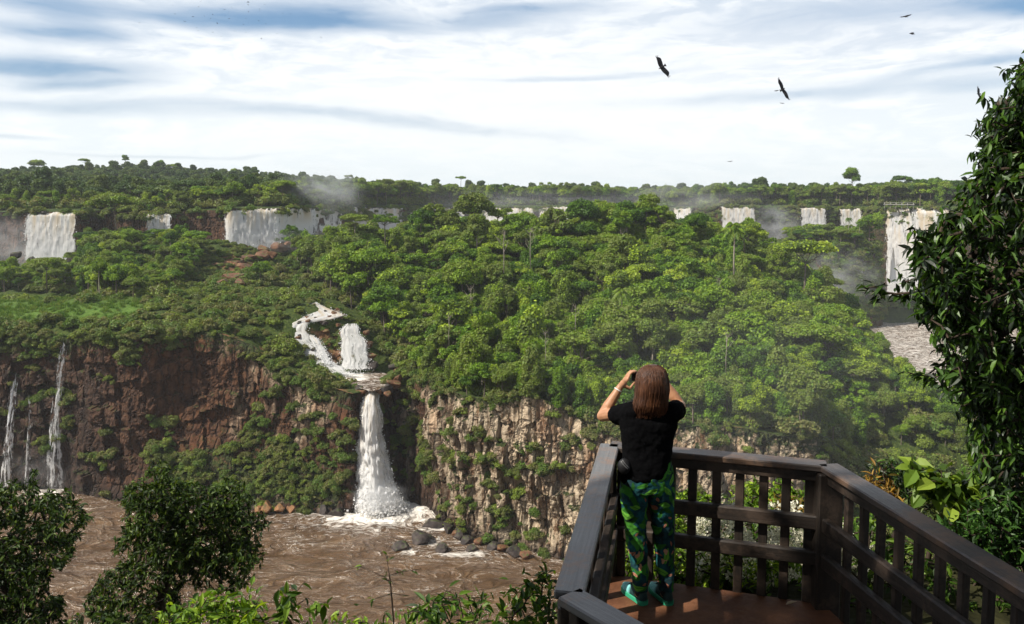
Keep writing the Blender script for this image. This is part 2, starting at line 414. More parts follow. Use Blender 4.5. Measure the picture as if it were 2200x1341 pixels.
# ------------------------------------------------------------------ rock material
def rock_mat(name, tan=1.):
    n = NT(name); p = n.obj()
    big = n.noise(n.vscale(p, (1, 1, .5)), .12, 4); mid = n.noise(n.vscale(p, (1, 1, .35)), .55, 6, .65); fine = n.noise(p, 3.2, 6, .7)
    red = n.ramp(mid, [(.25, (.030, .015, .009)), (.45, (.090, .040, .019)), (.62, (.160, .072, .032)), (.8, (.240, .125, .060))])
    pale = n.ramp(mid, [(.24, (.050, .032, .020)), (.38, (.200, .115, .060)), (.46, (.460, .360, .250)), (.62, (.690, .570, .410)), (.80, (.520, .320, .170))])
    pl = n.rng(n.math('ADD', n.attr('pale'), n.math('MULTIPLY', n.math('SUBTRACT', big, .5), 1.3)), .35, .75)
    c = n.mix(pl, red, pale)
    c = n.mix(n.rng(fine, .64, .76, 0, .4), c, (.025, .018, .013))
    streak = n.noise(n.vscale(p, (1.6, 1.6, .06)), .8, 4, .6)
    c = n.mix(n.rng(streak, .60, .74, 0, .5), c, (.040, .028, .020))
    c = n.mix(n.attr('wet'), c, n.mix(mid, (.014, .011, .010), (.070, .042, .030)))
    gn = n.noise(p, .9, 5, .7)
    gm = n.rng(n.math('ADD', n.attr('green'), n.math('MULTIPLY', n.math('SUBTRACT', gn, .5), 1.6)), .42, .7)
    c = n.mix(gm, c, n.ramp(n.noise(p, 2.2, 4), [(.3, (.018, .030, .006)), (.55, (.050, .070, .014)), (.75, (.095, .110, .028))]))
    wp = n.n('VectorMath', {'operation': 'ADD'}, i0=n.vscale(p, (.42, .42, .13)), i1=n.n('VectorMath', {'operation': 'SCALE'}, i0=n.n('TexNoise', Vector=p, Scale=.7, Detail=3.).outputs[1], Scale=.55).outputs[0]).outputs[0]
    cr = n.n('TexVoronoi', {'feature': 'DISTANCE_TO_EDGE'}, Vector=wp, Scale=1.).outputs[0]
    cc = n.n('TexVoronoi', Vector=wp, Scale=1.)
    c = n.mix(.32, c, n.mix(1., c, n.ramp(n.n('SeparateColor', i0=cc.outputs['Color']).outputs[0], [(0., (.45, .38, .32)), (.5, (1., .95, .9)), (.8, (1.35, 1.2, 1.05)), (1., (1.2, .72, .45))]), 'MULTIPLY'))
    c = n.mix(n.rng(cr, .05, .0, 0, .7), c, (.022, .014, .010))
    b = n.bump(n.math('ADD', n.math('ADD', fine, n.math('MULTIPLY', mid, 1.5)), n.math('MULTIPLY', n.rng(cr, .0, .16), 1.6)), 1., .7)
    return n.done(n.pbr(c, n.mix(n.attr('wet'), (.85, .85, .85), (.45, .45, .45)), .25, b))
M_ROCK = rock_mat('basalt_rock')

def cliff_mesh(name, base, top, upar, dz, pale_f, green_f, wet_f, col_f, prof=None, off=1.):
    seg = np.linalg.norm(np.diff(base, axis=0), axis=1); s = np.concatenate([[0], np.cumsum(seg)])
    hmax = (top[:, 2]-base[:, 2]).max(); m = int(hmax/dz)+2
    t = np.linspace(0, 1, m)
    tt = t[:, None]
    B, T = base[None], top[None]
    pf = (prof(tt, upar[None]) if prof else tt+0*upar[None])
    P = B*(1-tt[..., None])+T*tt[..., None]
    P[..., 0] = B[..., 0]*(1-pf)+T[..., 0]*pf; P[..., 1] = B[..., 1]*(1-pf)+T[..., 1]*pf
    tan = unit(np.gradient(base, axis=0)); 
    k = 11; tan = unit(np.stack([smooth1(tan[:, i], k) for i in range(3)], 1))
    nrm = np.stack([tan[:, 1], -tan[:, 0], 0*tan[:, 0]], 1)      # towards the river
    S = np.broadcast_to(s[None], P.shape[:2]); Z = P[..., 2]
    # columns
    edges = np.cumsum(.7+2.9*rng.random(int(s[-1]/1.6)+10)**1.6); lay = np.floor(Z/5.2+1.3*fbm(S*.06, 0*Z, 0, 3, 6)+.5); S2 = S+.35*fbm(S*.1, Z*.12, 0, 3, 5)*2.+2.4*(hsh(lay.astype(int), 0*lay.astype(int), 0*lay.astype(int), 4)-.5)
    ci = np.searchsorted(edges, S2.ravel()).reshape(S.shape); r1 = rng.random(len(edges)+2)[ci]
    hh = 3.5+9*rng.random(len(edges)+2)[ci]; si = np.floor((Z+40*r1)/hh)
    r2 = hsh(ci, si.astype(int), 0*ci, 3)
    e1 = np.minimum(np.abs(S2-edges[np.clip(ci, 0, len(edges)-1)]), np.abs(S2-edges[np.clip(ci-1, 0, len(edges)-1)]))
    colm = 1.4*r1+2.3*r2-.9*np.exp(-(e1/.2)**2)-1.3
    # blocks
    bi = np.floor((S+3*fbm(S*.05, Z*.05, 1, 2, 11))/4.6); zi = np.floor((Z+2.5*fbm(S*.08, Z*.1, 2, 2, 15)+3*hsh(bi.astype(int), 0*ci, 0*ci, 8))/3.7)
    blk = 2.2*hsh(bi.astype(int), zi.astype(int), 0*ci, 9)-1.+1.2*hsh(zi.astype(int), 0*ci, 0*ci, 2)-.6
    cf = col_f(upar)[None]
    wgt = np.sin(np.pi*np.clip(tt*1.0, 0, 1))**.35
    d = cf*(.75*colm+.35*blk)+(1-cf)*blk+3.2*fbm(S*.055, Z*.045, 0, 3, 21)+.9*fbm(S*.3, Z*.3, 0, 3, 31)+.35*fbm(S*1.2, Z*1.2, 0, 2, 41)
    P = P+nrm[None]*(d*wgt*off)[..., None]
    P[1:-1, :, 2] += .3*fbm(S*.5, Z*.5, 7, 2, 50)[1:-1]
    # attributes
    gz = np.gradient(P[..., 2], axis=0); gh = np.linalg.norm(np.gradient(P, axis=0)[..., :2], axis=-1)
    ledge = np.clip((gh/np.maximum(np.abs(gz), 1e-3)-.5)*.8, 0, .6)
    pale = pale_f(upar[None], tt)+.55*(r1-.5)*cf+.35*(r2-.5)*cf
    green = green_f(upar[None], tt)+ledge*ip(upar, [200, 330, 480, 560], [.4, .35, .45, 1.])[None]
    wet = np.broadcast_to(wet_f(upar[None], tt), Z.shape)
    me = mesh(name, P.reshape(-1, 3), grid_quads(m, len(base)), None, [M_ROCK], {'pale': pale, 'green': np.broadcast_to(green, Z.shape), 'wet': wet})
    return me, P, green
ip = np.interp
def bumpf(x, c, w): return np.exp(-((x-c)/w)**2)
prof = lambda t, u: (lambda g: (1-g)*t+g*(np.where(t < .45, t/.45*.85, .85+(t-.45)/.55*.15)))(np.clip(ip(u, [150, 300, 480, 720, 770, 900, 1000, 1130, 1250], [0, .55, 1, .9, .1, .6, .5, .15, .3]), 0, 1))
pale_f = lambda u, t: ip(u, [-100, 180, 300, 450, 560, 640, 760, 830, 900, 980, 1100, 1160, 1300, 1700, 1900], [-.1, -.05, .05, .1, .42, .45, .2, .38, .55, .82, .78, 1.1, 1.1, .85, .3])+.12*(t-.5)
green_f = lambda u, t: ip(u, [-100, 120, 230, 330, 480, 600, 740, 770, 830, 870, 960, 1050, 1150, 1250, 1500, 1750, 1900, 2200], [.34, .36, .24, .20, .22, .3, .3, .1, .15, .26, .16, .2, .06, .06, .2, .35, .9, .9])+.5*np.clip(1-np.abs(t-.18)/.2, 0, 1)*ip(u, [250, 350, 720, 770, 900, 1000, 1150, 1220], [0, .9, 1, 0, .2, .5, .45, .15])+.5*np.clip((t-.82)/.18, 0, 1)
wet_f = lambda u, t: np.clip(ip(u, [-200, 0, 150, 260, 330], [.8, .8, .85, .35, .1])*ip(t, [0, .6, 1], [1, .9, .3])+1.*bumpf(u, 800, 55)*ip(t, [0, .4, 1], [1, .9, .5])+.9*np.clip(1-t/.09, 0, 1)+.55*bumpf(u, 900, 60)*np.clip(1-t, 0, 1), 0, 1)
col_f = lambda u: np.clip(ip(u, [450, 560, 640, 780, 850, 960], [.05, .5, .3, .3, .6, 1]), 0, 1)
cm, CLP, CLG = cliff_mesh('gorge_cliff', base, top, u_all, .42, pale_f, green_f, wet_f, col_f, prof)
tag(link('cliff', cm), kind='structure')

# ------------------------------------------------------------------ shelf and island ground, one sheet from the cliff edge back
def ground_mat():
    n = NT('shelf_ground'); p = n.obj(); a = n.noise(p, .25, 5, .6); b = n.noise(p, 1.4, 5, .65)
    green = n.ramp(b, [(.3, (.018, .028, .006)), (.5, (.040, .062, .011)), (.7, (.085, .100, .022))])
    earth = n.ramp(b, [(.3, (.06, .030, .016)), (.5, (.17, .085, .04)), (.72, (.30, .17, .09))])
    c = n.mix(n.rng(n.math('ADD', n.attr('bare'), n.math('MULTIPLY', n.math('SUBTRACT', a, .5), 1.5)), .5, .72), green, earth)
    mead = n.ramp(b, [(.25, (.045, .090, .014)), (.5, (.080, .150, .020)), (.75, (.150, .190, .045))])
    c = n.mix(n.attr('meadow'), c, mead)
    return n.done(n.pbr(c, .9, .15, n.bump(b, .8, .5)))
back = np.stack([np.interp(u_all, [-700, 0, 740, 900, 1500, 2080, 2300, 2800], a) for a in ([-330, -212, -75, -40, 85, 112, 112, 118], [336, 336, 345, 392, 392, 300, 330, 395])], 1)
NR = 150; w = np.linspace(0, 1, NR)**1.25
gx = top[None, :, 0]*(1-w[:, None])+back[None, :, 0]*w[:, None]; gy = top[None, :, 1]*(1-w[:, None])+back[None, :, 1]*w[:, None]
gz = ground_z(np.stack([gx.ravel(), gy.ravel()], 1)).reshape(gx.shape)
bl = np.clip(w/.05, 0, 1)[:, None]; gz = top[None, :, 2]*(1-bl)+gz*bl
gz += bl*(.8*fbm(gx*.12, gy*.12, 0, 3, 61)+.25*fbm(gx*.6, gy*.6, 0, 2, 62))
GP = np.stack([gx, gy, gz], -1)
GP[0] = CLP[-1]
gu, gv = uv_of(GP.reshape(-1, 3)); gu = gu.reshape(gx.shape); gv = gv.reshape(gx.shape)
meadow = np.clip(1-np.abs(gv-668)/34, 0, 1)**.5*np.clip((318-gu)/30, 0, 1)
bare = .35*np.clip(1-w/.06, 0, 1)[:, None]*np.ones_like(gu)+.75*np.clip(1-np.abs(gu-500)/90, 0, 1)*np.clip(1-np.abs(gv-570)/45, 0, 1)+.5*np.clip(1-np.abs(gu-700)/110, 0, 1)*np.clip(1-np.abs(gv-750)/90, 0, 1)+.25*np.clip((450-gu)/-40, 0, 1)*np.clip((800-gu)/60, 0, 1)
gme = mesh('shelf_ground', GP.reshape(-1, 3), grid_quads(NR, len(u_all)), None, [ground_mat()], {'meadow': meadow, 'bare': bare}, smooth=True)
tag(link('terrain', gme), kind='structure')
# a quick height lookup from the finished sheet
def gz_at(x, y):
    return ground_z(np.stack([np.atleast_1d(x), np.atleast_1d(y)], 1))

# ------------------------------------------------------------------ upper plateau with its lip
LP = np.array([(-700, 340, 455), (-60, 338, 455), (40, 334, 456), (62, 332, 456), (172, 332, 455), (186, 336, 455), (215, 346, 452), (300, 340, 456), (320, 335, 458), (370, 335, 458), (400, 340, 452), (478, 336, 452), (490, 331, 449), (600, 340, 448), (680, 366, 447),
 (738, 405, 446), (750, 480, 446), (800, 525, 446), (865, 545, 446), (950, 640, 447), (1040, 640, 446), (1150, 622, 447), (1240, 612, 444), (1350, 640, 447), (1450, 600, 448), (1500, 590, 446), (1545, 562, 445), (1620, 556, 444), (1660, 570, 444), (1718, 560, 446), (1775, 560, 446), (1800, 562, 448), (1850, 560, 448), (1885, 540, 448),
 (1902, 512, 448), (2012, 492, 447), (2100, 480, 448), (2300, 470, 448), (2900, 450, 448)], float)
lu = np.concatenate([np.arange(-700, -50, 10), np.arange(-50, 2150, 3.), np.arange(2150, 2900, 12)])
lY = smooth1(np.interp(lu, LP[:, 0], LP[:, 1]), 5); lv = np.interp(lu, LP[:, 0], LP[:, 2])
lip = pt(lu, lv, lY)
lbase = lip.copy(); lbase[:, 2] = np.interp(lu, [-700, 700, 760, 900, 2900], [-29, -29, -60, -73, -73]); lbase[:, 1] -= 2.
um, ULP, _ = cliff_mesh('upper_cliff', lbase, lip, lu, 1.0, lambda u, t: ip(u, [0, 450, 700, 1600, 2000], [.1, .2, .3, .2, .3])+0*t, lambda u, t: ip(u, [-100, 0, 250, 400, 480, 1500, 1650, 1900], [.15, .1, .25, .15, .1, .2, .55, .4])+.2*t, lambda u, t: .25+.2*(1-t)+0*u, lambda u: .35+0*u, off=.7)
tag(link('upper_cliff', um), kind='structure')
# plateau and hills beyond
PY = np.concatenate([[0, 4, 10, 20, 35], np.linspace(55, 400, 16), np.linspace(450, 2600, 30)])
def plateau_z(x, y, d, zl):
    hill = 17*np.exp(-((x+345)/130)**2-((y-760)/210)**2)+5*np.exp(-((x+560)/260)**2-((y-850)/300)**2)+4*np.exp(-((x+120)/160)**2-((y-820)/200)**2)+3*np.exp(-((x-330)/120)**2-((y-720)/160)**2)
    return zl+1.2*np.clip(d/8, 0, 1)+hill+.011*np.clip(d-80, 0, 1200)+2.*fbm(x*.01, y*.01, 0, 3, 71)*np.clip(d/60, 0, 1)
lip2 = ULP[-1]
dirs = unit(np.stack([lip2[:, 0]*.9, lip2[:, 1]], 1))
ppx = lip2[None, :, 0]+dirs[None, :, 0]*PY[:, None]; ppy = lip2[None, :, 1]+dirs[None, :, 1]*PY[:, None]
ppz = plateau_z(ppx, ppy, PY[:, None], lip2[None, :, 2]); ppz[0] = lip2[:, 2]
def plain_green(name, st):
    n = NT(name); b = n.noise(n.obj(), .35, 6, .65); return n.done(n.pbr(n.ramp(b, st), .9, .15, n.bump(b, .8, 1.)))
M_PLAT = plain_green('plateau_ground', [(.3, (.018, .030, .008)), (.5, (.035, .055, .014)), (.75, (.075, .085, .025))])
pm = mesh('plateau', np.stack([ppx, ppy, ppz], -1).reshape(-1, 3), grid_quads(len(PY), len(lu)), None, [M_PLAT], smooth=True)
tag(link('hills', pm), kind='structure')

# ------------------------------------------------------------------ the wooded bluff before the far falls, and the far bank
def mound(name, cx, cy, rx, ry, ztop, zb, mat, seed, nx=90, ny=46):
    a = np.linspace(0, 2*math.pi, nx); t = np.linspace(0, 1, ny)
    A, T = np.meshgrid(a, t); rr = 1+.22*fbm(np.cos(A)*1.6+seed, np.sin(A)*1.6, 0, 3, seed)
    h = np.where(T < .45, T/.45, 1.)                 # side, then top
    ra = np.where(T < .45, 1-.18*(T/.45), .82*(1-(T-.45)/.55))
    x = cx+rx*ra*rr*np.cos(A); y = cy+ry*ra*rr*np.sin(A)
    z = zb+(ztop-zb)*h*(.88+.12*(1-ra))+1.5*fbm(x*.1, y*.1, T*3, 3, seed+1)
    P = np.stack([x, y, z], -1); s = T < .45
    me = mesh(name, P.reshape(-1, 3), grid_quads(ny, nx), None, [mat], {'green': np.where(s, .5, .9), 'pale': .2+0*T, 'wet': .1+0*T})
    return me
bl_c = pt(1790, 500, 468.)
tag(link('wooded_bluff', mound('wooded_bluff', bl_c[0]-2, 470, 31, 26, -24.5, -73, M_ROCK, 81)), kind='structure')
fb = ptz(1925, 672, -70.)
tag(link('far_bank', mound('far_bank', fb[0]-6, fb[1]-12, 34, 16, -62, -73, M_PLAT, 91)), kind='structure')

# ------------------------------------------------------------------ river
def river_mat():
    n = NT('muddy_water'); p = n.obj()
    wrp = n.n('TexNoise', Vector=n.vscale(p, (.7, 1.3, 1)), Scale=.05, Detail=3.).outputs[1]
    wv = n.n('VectorMath', {'operation': 'ADD'}, i0=p, i1=n.n('VectorMath', {'operation': 'SCALE'}, i0=wrp, Scale=20.).outputs[0]).outputs[0]
    big = n.noise(n.vscale(p, (.028, .05, 1)), 1., 3)
    n1 = n.noise(n.vscale(wv, (.07, .18, 1)), 1., 4, .55, .5); n2 = n.noise(n.vscale(wv, (.28, .8, 1)), 1., 5, .6, .8); n3 = n.noise(n.vscale(wv, (.9, 2.2, 1)), 1., 4, .6)
    c = n.ramp(n.math('ADD', n.math('MULTIPLY', n1, .65), n.math('MULTIPLY', n2, .35)), [(.34, (.066, .037, .018)), (.5, (.120, .070, .035)), (.68, (.200, .130, .075))])
    fa = n.attr('foam')
    ln = n.noise(n.vscale(wv, (.085, .27, 1)), 1., 6, .58, .9)
    ridge = n.rng(n.math('ABSOLUTE', n.math('SUBTRACT', ln, .5)), .016, .002)
    thin = n.math('MULTIPLY', n.math('MULTIPLY', ridge, n.rng(n3, .40, .6)), n.rng(n.math('ADD', n1, n.math('MULTIPLY', fa, .6)), .54, .68))
    patch = n.rng(n.math('ADD', n.math('ADD', n.math('MULTIPLY', n2, .6), n.math('MULTIPLY', n3, .4)), n.math('MULTIPLY', fa, .55)), .70, .92)
    fm = n.math('MAXIMUM', n.math('MULTIPLY', thin, .9), patch, True)
    fm = n.math('MAXIMUM', fm, n.rng(fa, .85, 1.15))
    c = n.mix(fm, c, (.80, .75, .67))
    b = n.bump(n.math('ADD', n.math('ADD', n.math('MULTIPLY', n1, 1.6), n2), n.math('MULTIPLY', n3, .25)), .8, 1.6)
    return n.done(n.pbr(c, n.mix(fm, (.16, .16, .16), (.7, .7, .7)), .5, b))
def axis(parts): return np.unique(np.concatenate(parts))
rx = axis([np.arange(-600, -130, 12), np.arange(-130, 40, .75), np.arange(40, 420, 3.)]); ry = axis([np.arange(40, 120, 4), np.arange(120, 215, .75), np.arange(215, 640, 4.)])
RX, RY = np.meshgrid(rx, ry)
plunge = ptz(812, 1086, ZW)
dpl = np.hypot(RX-plunge[0], (RY-plunge[1])*1.25)
amp = .42+.8*np.exp(-(dpl/22)**2)
RZ = ZW+amp*(1.6*fbm(RX*.10+.6*fbm(RX*.05, RY*.05, 0, 2, 5), RY*.24, 0, 3, 101)+.5*np.abs(fbm(RX*.35, RY*.6, 0, 3, 102)))
foam = 1.*np.exp(-(dpl/8.5)**2)+.66*np.exp(-(dpl/19)**2)+.2*np.exp(-(dpl/34)**2)
ROCKS = [(856, 1180, 30), (908, 1158, 40), (948, 1184, 26), (985, 1150, 30), (930, 1128, 38), (1010, 1185, 22)]
for (u, v, s) in ROCKS:
    q = ptz(u, v+8, ZW); foam += .42*np.exp(-(np.hypot(RX-q[0]-1.5, (RY-q[1])*1.6)/3.6)**2)
q = ptz(1100, 1205, ZW); foam += .22*np.exp(-((RX-q[0])/16)**2-((RY-q[1]-2)/7)**2)
for (u, v) in ((15, 1052), (120, 1055)):
    q = ptz(u, v, ZW); foam += .55*np.exp(-(np.hypot(RX-q[0], RY-q[1])/7)**2)
foam += .5*np.clip((RY-240)/60, 0, 1)*np.clip((RX-60)/30, 0, 1)
rm = mesh('river', np.stack([RX, RY, RZ], -1).reshape(-1, 3), grid_quads(len(ry), len(rx)), None, [river_mat()], {'foam': foam}, smooth=True)
tag(link('river', rm), kind='structure')

# ------------------------------------------------------------------ falling water
def fall_mat(name, tint, gap, edge=.25, streak=1., dark=.6):
    n = NT(name); uvn = n.n('UVMap', {'uv_map': 'UVMap'}).outputs[0]
    s1 = n.noise(n.vscale(uvn, (1.1*streak, .045, 1)), 1., 5, .6, .2); s2 = n.noise(n.vscale(uvn, (3.4*streak, .14, 1)), 1., 5, .7, .3)
    br = n.noise(n.vscale(uvn, (.9*streak, .45*streak, 1)), 1., 6, .7)
    f = n.math('ADD', n.math('MULTIPLY', s1, .55), n.math('MULTIPLY', s2, .45))
    down = n.attr('down')
    col = n.mix(n.math('MULTIPLY', n.rng(s1, .40, .62), n.rng(down, .75, .0)), (.84, .83, .81), tint)
    col = n.mix(n.rng(f, .50, .36, 0, dark), col, (.36, .36, .37))
    col = n.mix(n.rng(br, .55, .75, 0, .7), col, (.92, .92, .91))
    m = n.math('ADD', n.math('SUBTRACT', f, n.math('ADD', gap, n.math('MULTIPLY', n.rng(down, .12, .0), .07))), n.math('MULTIPLY', n.math('SUBTRACT', br, .5), .4))
    e = n.math('ADD', n.attr('edge'), n.math('ADD', n.math('MULTIPLY', n.math('SUBTRACT', s2, .5), .9), n.math('MULTIPLY', n.math('SUBTRACT', br, .5), 1.9)))
    e = n.math('MULTIPLY', e, n.rng(n.math('ADD', down, n.math('MULTIPLY', n.math('SUBTRACT', br, .5), .25)), 1.02, .93))
    al = n.math('MULTIPLY', n.rng(m, -.04, .06), n.rng(e, .02, edge))
    b = n.bump(n.math('ADD', n.math('MULTIPLY', s2, .8), n.math('MULTIPLY', br, .8)), .9, .5)
    d = n.pbr(col, .8, .1, b)
    tr = n.n('BsdfTranslucent', Color=(.9, .9, .9)).outputs[0]
    sh = n.n('MixShader', i0=.4, i1=d, i2=tr).outputs[0]
    return n.done(n.n('MixShader', i0=al, i1=n.n('BsdfTransparent').outputs[0], i2=sh).outputs[0])
M_FALL = fall_mat('white_water', (.60, .48, .30), .40, .3, .5, .38)
M_FALL_TAN = fall_mat('silty_white_water', (.66, .54, .38), .37, .3, .38, .7)
M_FALL_THIN = fall_mat('thin_white_water', (.7, .72, .75), .53, .8, .9)
M_FALL_MAIN = fall_mat('heavy_white_water', (.55, .40, .20), .25, .6, .6, .22)
M_CASC = fall_mat('broken_white_water', (.58, .46, .30), .375, .7, 1., .5)
M_FALL_STRAND = fall_mat('stranded_white_water', (.7, .66, .6), .40, .4, .7, .5)
def fall_sheet(L, Rr, nx, bulge, mat, name='falling_water', rough=.35, seed=0, billow=0.):
    """L, Rr: left and right edge polylines from lip to foot (n,3)"""
    L, Rr = np.asarray(L, float), np.asarray(Rr, float); n0 = len(L)
    ln = np.concatenate([[0], np.cumsum(np.linalg.norm(np.diff((L+Rr)/2, axis=0), axis=1))]); m = max(12, int(ln[-1]/.55)); tq = np.linspace(0, ln[-1], m)
    Li = np.stack([np.interp(tq, ln, L[:, i]) for i in range(3)], 1); Ri = np.stack([np.interp(tq, ln, Rr[:, i]) for i in range(3)], 1)
    a = np.linspace(0, 1, nx)
    P = Li[:, None]*(1-a[None, :, None])+Ri[:, None]*a[None, :, None]
    W = np.linalg.norm(Ri-Li, axis=1).mean()
    g = unit((Ri-Li)); nr = unit(np.stack([g[:, 1], -g[:, 0], 0*g[:, 0]], 1)); nr *= np.where(nr[:, 1:2] > 0, -1, 1)
    x = a[None]*W+0*tq[:, None]; y = tq[:, None]+0*a[None]
    d = bulge*(np.sin(np.pi*a)[None]**.6)*(.35+.65*np.clip(y/max(ln[-1], 1e-3)*2, 0, 1))+rough*(fbm(x*.9, y*.10, seed, 3, 201)*1.+fbm(x*2., y*.7, seed, 3, 202))
    if billow: d = d+billow*np.clip(y/ln[-1]*1.6, .15, 1)*(np.abs(fbm(x*.55, y*.4, seed, 4, 203))*2.2+.5*fbm(x*1.7, y*1.4, seed, 3, 204))
    P = P+nr[:, None]*d[..., None]; P[..., 0] += .5*min(1., W/6)*fbm(y*.35, a[None]*2, seed, 3, 205)
    ed = np.minimum(a, 1-a)[None]*2*np.ones_like(x)*min(3., W/1.2)
    dn = y/ln[-1]
    return mesh(name, P.reshape(-1, 3), grid_quads(m, nx), None, [mat], {'edge': ed, 'down': dn}, smooth=True, uv=np.stack([x+seed*13.7, y], -1).reshape(-1, 2))
M_SPRAY = (lambda n: n.done(n.n('MixShader', i0=.45, i1=n.pbr((.90, .90, .89), .9, .1), i2=n.n('BsdfTranslucent', Color=(.92, .92, .92)).outputs[0]).outputs[0]))(NT('white_spray'))
def spray_on(root, me, n, size, low=.0, out=.6, edge_bias=.5):
    """flying drops and foam clots along the edges and the foot of a fall"""
    k = len(me.vertices); co = np.zeros(k*3, np.float32); me.vertices.foreach_get('co', co); co = co.reshape(-1, 3); ed = np.zeros(k, np.float32); me.attributes['edge'].data.foreach_get('value', ed); dn = np.zeros(k, np.float32); me.attributes['down'].data.foreach_get('value', dn)
    w_ = (np.exp(-ed/.35)*edge_bias+.12+1.3*np.clip((dn-.82)/.18, 0, 1)**2)*(dn > low); i = rng.choice(k, n, p=w_/w_.sum())
    P = co[i]+rng.normal(size=(n, 3))*out*np.array([1, .6, .7])*(.35+.65*dn[i])[:, None]
    V, Q, _ = leafquads(P, rng.normal(size=(n, 3)), size*(.35+1.1*rng.random(n)**2), 1.25)
    tag(link('spray', mesh('spray', V, Q, None, [M_SPRAY]), root), kind='stuff')
def waterfall(parts, label, group=None):
    """one thing; the first sheet is its body, further sheets are veils in front of and behind it"""
    root = link('waterfall', parts[0]); tag(root, label, 'waterfall', group)
    for p in parts[1:]: link('veil', p, root)
    return root
def lipY(u): return np.interp(u, lu, lY)
def lip_fall(u0, u1, vt0, vt1, vb0, vb1, mat, bulge=1.4, nx=None, du=0., seed=0, fwd=1.8, step=None):
    """a fall over the upper lip between two columns of the view"""
    n = 9; t = np.linspace(0, 1, n)
    out = []
    L = []; Rr = []
    cols = np.linspace(u0, u1, max(3, int((u1-u0)/8)))
    nxx = nx or max(10, int((u1-u0)*lipY((u0+u1)/2)/F/.5))
    a = np.linspace(0, 1, nxx); uu = u0+(u1-u0)*a; m = max(12, int(abs(vb0-vt0)*lipY(u0)/F/.6))
    tq = np.linspace(0, 1, m)
    Y = lipY(uu)-fwd; Y = smooth1(np.asarray(Y), 7) if nxx > 20 else Y
    vtop = vt0+(vt1-vt0)*a+.8*fbm(a*(u1-u0)*.12, seed, 0, 2, 7)+1.5*fbm(a*(u1-u0)*.3, seed, 0, 2, 9); vbot = vb0+(vb1-vb0)*a
    pt_ = pt(uu, vtop, Y); pb_ = pt(uu+du, vbot, Y-1.5)
    P = pt_[None]*(1-tq[:, None, None])+pb_[None]*tq[:, None, None]
    # arc over the lip: water starts a little behind it
    lipback = np.clip(1-tq/.05, 0, 1)[:, None]; P[..., 1] += lipback*(fwd+1.)
    h = (pt_[:, 2]-pb_[:, 2]).mean(); W = np.ptp(pt_[:, 0])
    x = a[None]*W+0*tq[:, None]; y = tq[:, None]*h+0*a[None]
    d = bulge*(.25+.75*np.sqrt(tq))[:, None]+.35*(fbm(x*.45, y*.06, seed, 3, 201)*.6+1.*fbm(x*1.4, y*.5, seed, 3, 202))
    P[..., 1] -= d
    ed = np.minimum(a, 1-a)[None]*2*np.ones_like(x)*min(3., W/4.)
    return mesh('falling_water', P.reshape(-1, 3), grid_quads(m, nxx), None, [mat], {'edge': ed, 'down': tq[:, None]+0*a[None]}, smooth=True, uv=np.stack([x+seed*9.1, y], -1).reshape(-1, 2))
GW = 'waterfalls along the upper rim'
FL = [
 ((56, 166, 457, 455, 562, 562, M_FALL_TAN), 'broad white waterfall with a silty lip on the upper rim above the meadow'),
 ((318, 368, 459, 458, 522, 522, M_FALL), 'narrow bluish white waterfall between red rock walls behind the dark wooded knoll'),
 ((484, 602, 450, 448, 533, 530, M_FALL_TAN), 'wide curtain waterfall with brown streaks behind the boulder field'),
 ((590, 745, 448, 446, 524, 486, M_FALL), 'long white waterfall curving away behind the wooded island beside the brown streaked curtain'),
 ((748, 866, 446, 446, 512, 490, M_FALL_TAN), 'pale waterfall seen over the island treetops next to the plume of spray'),
 ((880, 1000, 448, 447, 480, 480, M_FALL), 'strip of white water seen between treetops and the tall round tree'),
 ((1040, 1148, 446, 447, 486, 486, M_FALL), 'white waterfall past the tall round tree on the island ridge'),
 ((1158, 1238, 446, 443, 480, 484, M_FALL), 'white waterfall just before the dark twin trees on the ridge'),
 ((1250, 1345, 446, 446, 476, 476, M_FALL), 'white water glimpsed through the dark twin trees on the ridge'),
 ((1448, 1484, 448, 446, 475, 475, M_FALL), 'small white waterfall behind the sloping end of the island ridge'),
 ((1548, 1622, 444, 444, 520, 520, M_FALL_TAN), 'square white waterfall with spray drifting from its side'),
 ((1720, 1773, 446, 446, 490, 490, M_FALL_TAN), 'short white waterfall above the middle of the wooded bluff'),
 ((1804, 1850, 448, 448, 498, 498, M_FALL_TAN), 'thinly veiled white waterfall behind the small palm on the bluff'),
 ((1898, 2040, 448, 447, 640, 640, M_FALL_TAN), 'tallest and broadest waterfall plunging beside the leafy tree and below the footbridge'),
]
for i, (a, lab) in enumerate(FL):
    s_ = lip_fall(*a, seed=i); r_ = waterfall([s_], lab, GW); spray_on(r_, s_, 420, .42, 0., .5, .8)
w0 = waterfall([lip_fall(186, 192, 470, 472, 562, 562, M_FALL, du=-22, nx=8, seed=31)], 'slim slanting waterfall beside the broad white waterfall', GW)
# thin falls out of the bluff
for (u, va, vb_, wd, lab) in ((1766, 552, 606, 9, 'wispy white waterfall at the island end beside the tall tree'), (1848, 538, 604, 11, 'thin tapering waterfall down the face of the wooded bluff'), (1918, 532, 606, 15, 'misty white waterfall between the wooded bluff and the tallest waterfall')):
    Yb = 452. if u < 1900 else 470.
    L_ = np.stack([pt(u-1.5-wd*.5*q, va+(vb_-va)*q, Yb-5*q) for q in np.linspace(0, 1, 8)]); R_ = np.stack([pt(u+1.5+wd*.5*q, va+(vb_-va)*q, Yb-5*q) for q in np.linspace(0, 1, 8)])
    waterfall([fall_sheet(L_, R_, 14, 1., M_FALL, seed=u)], lab, 'thin waterfalls off the bluff')
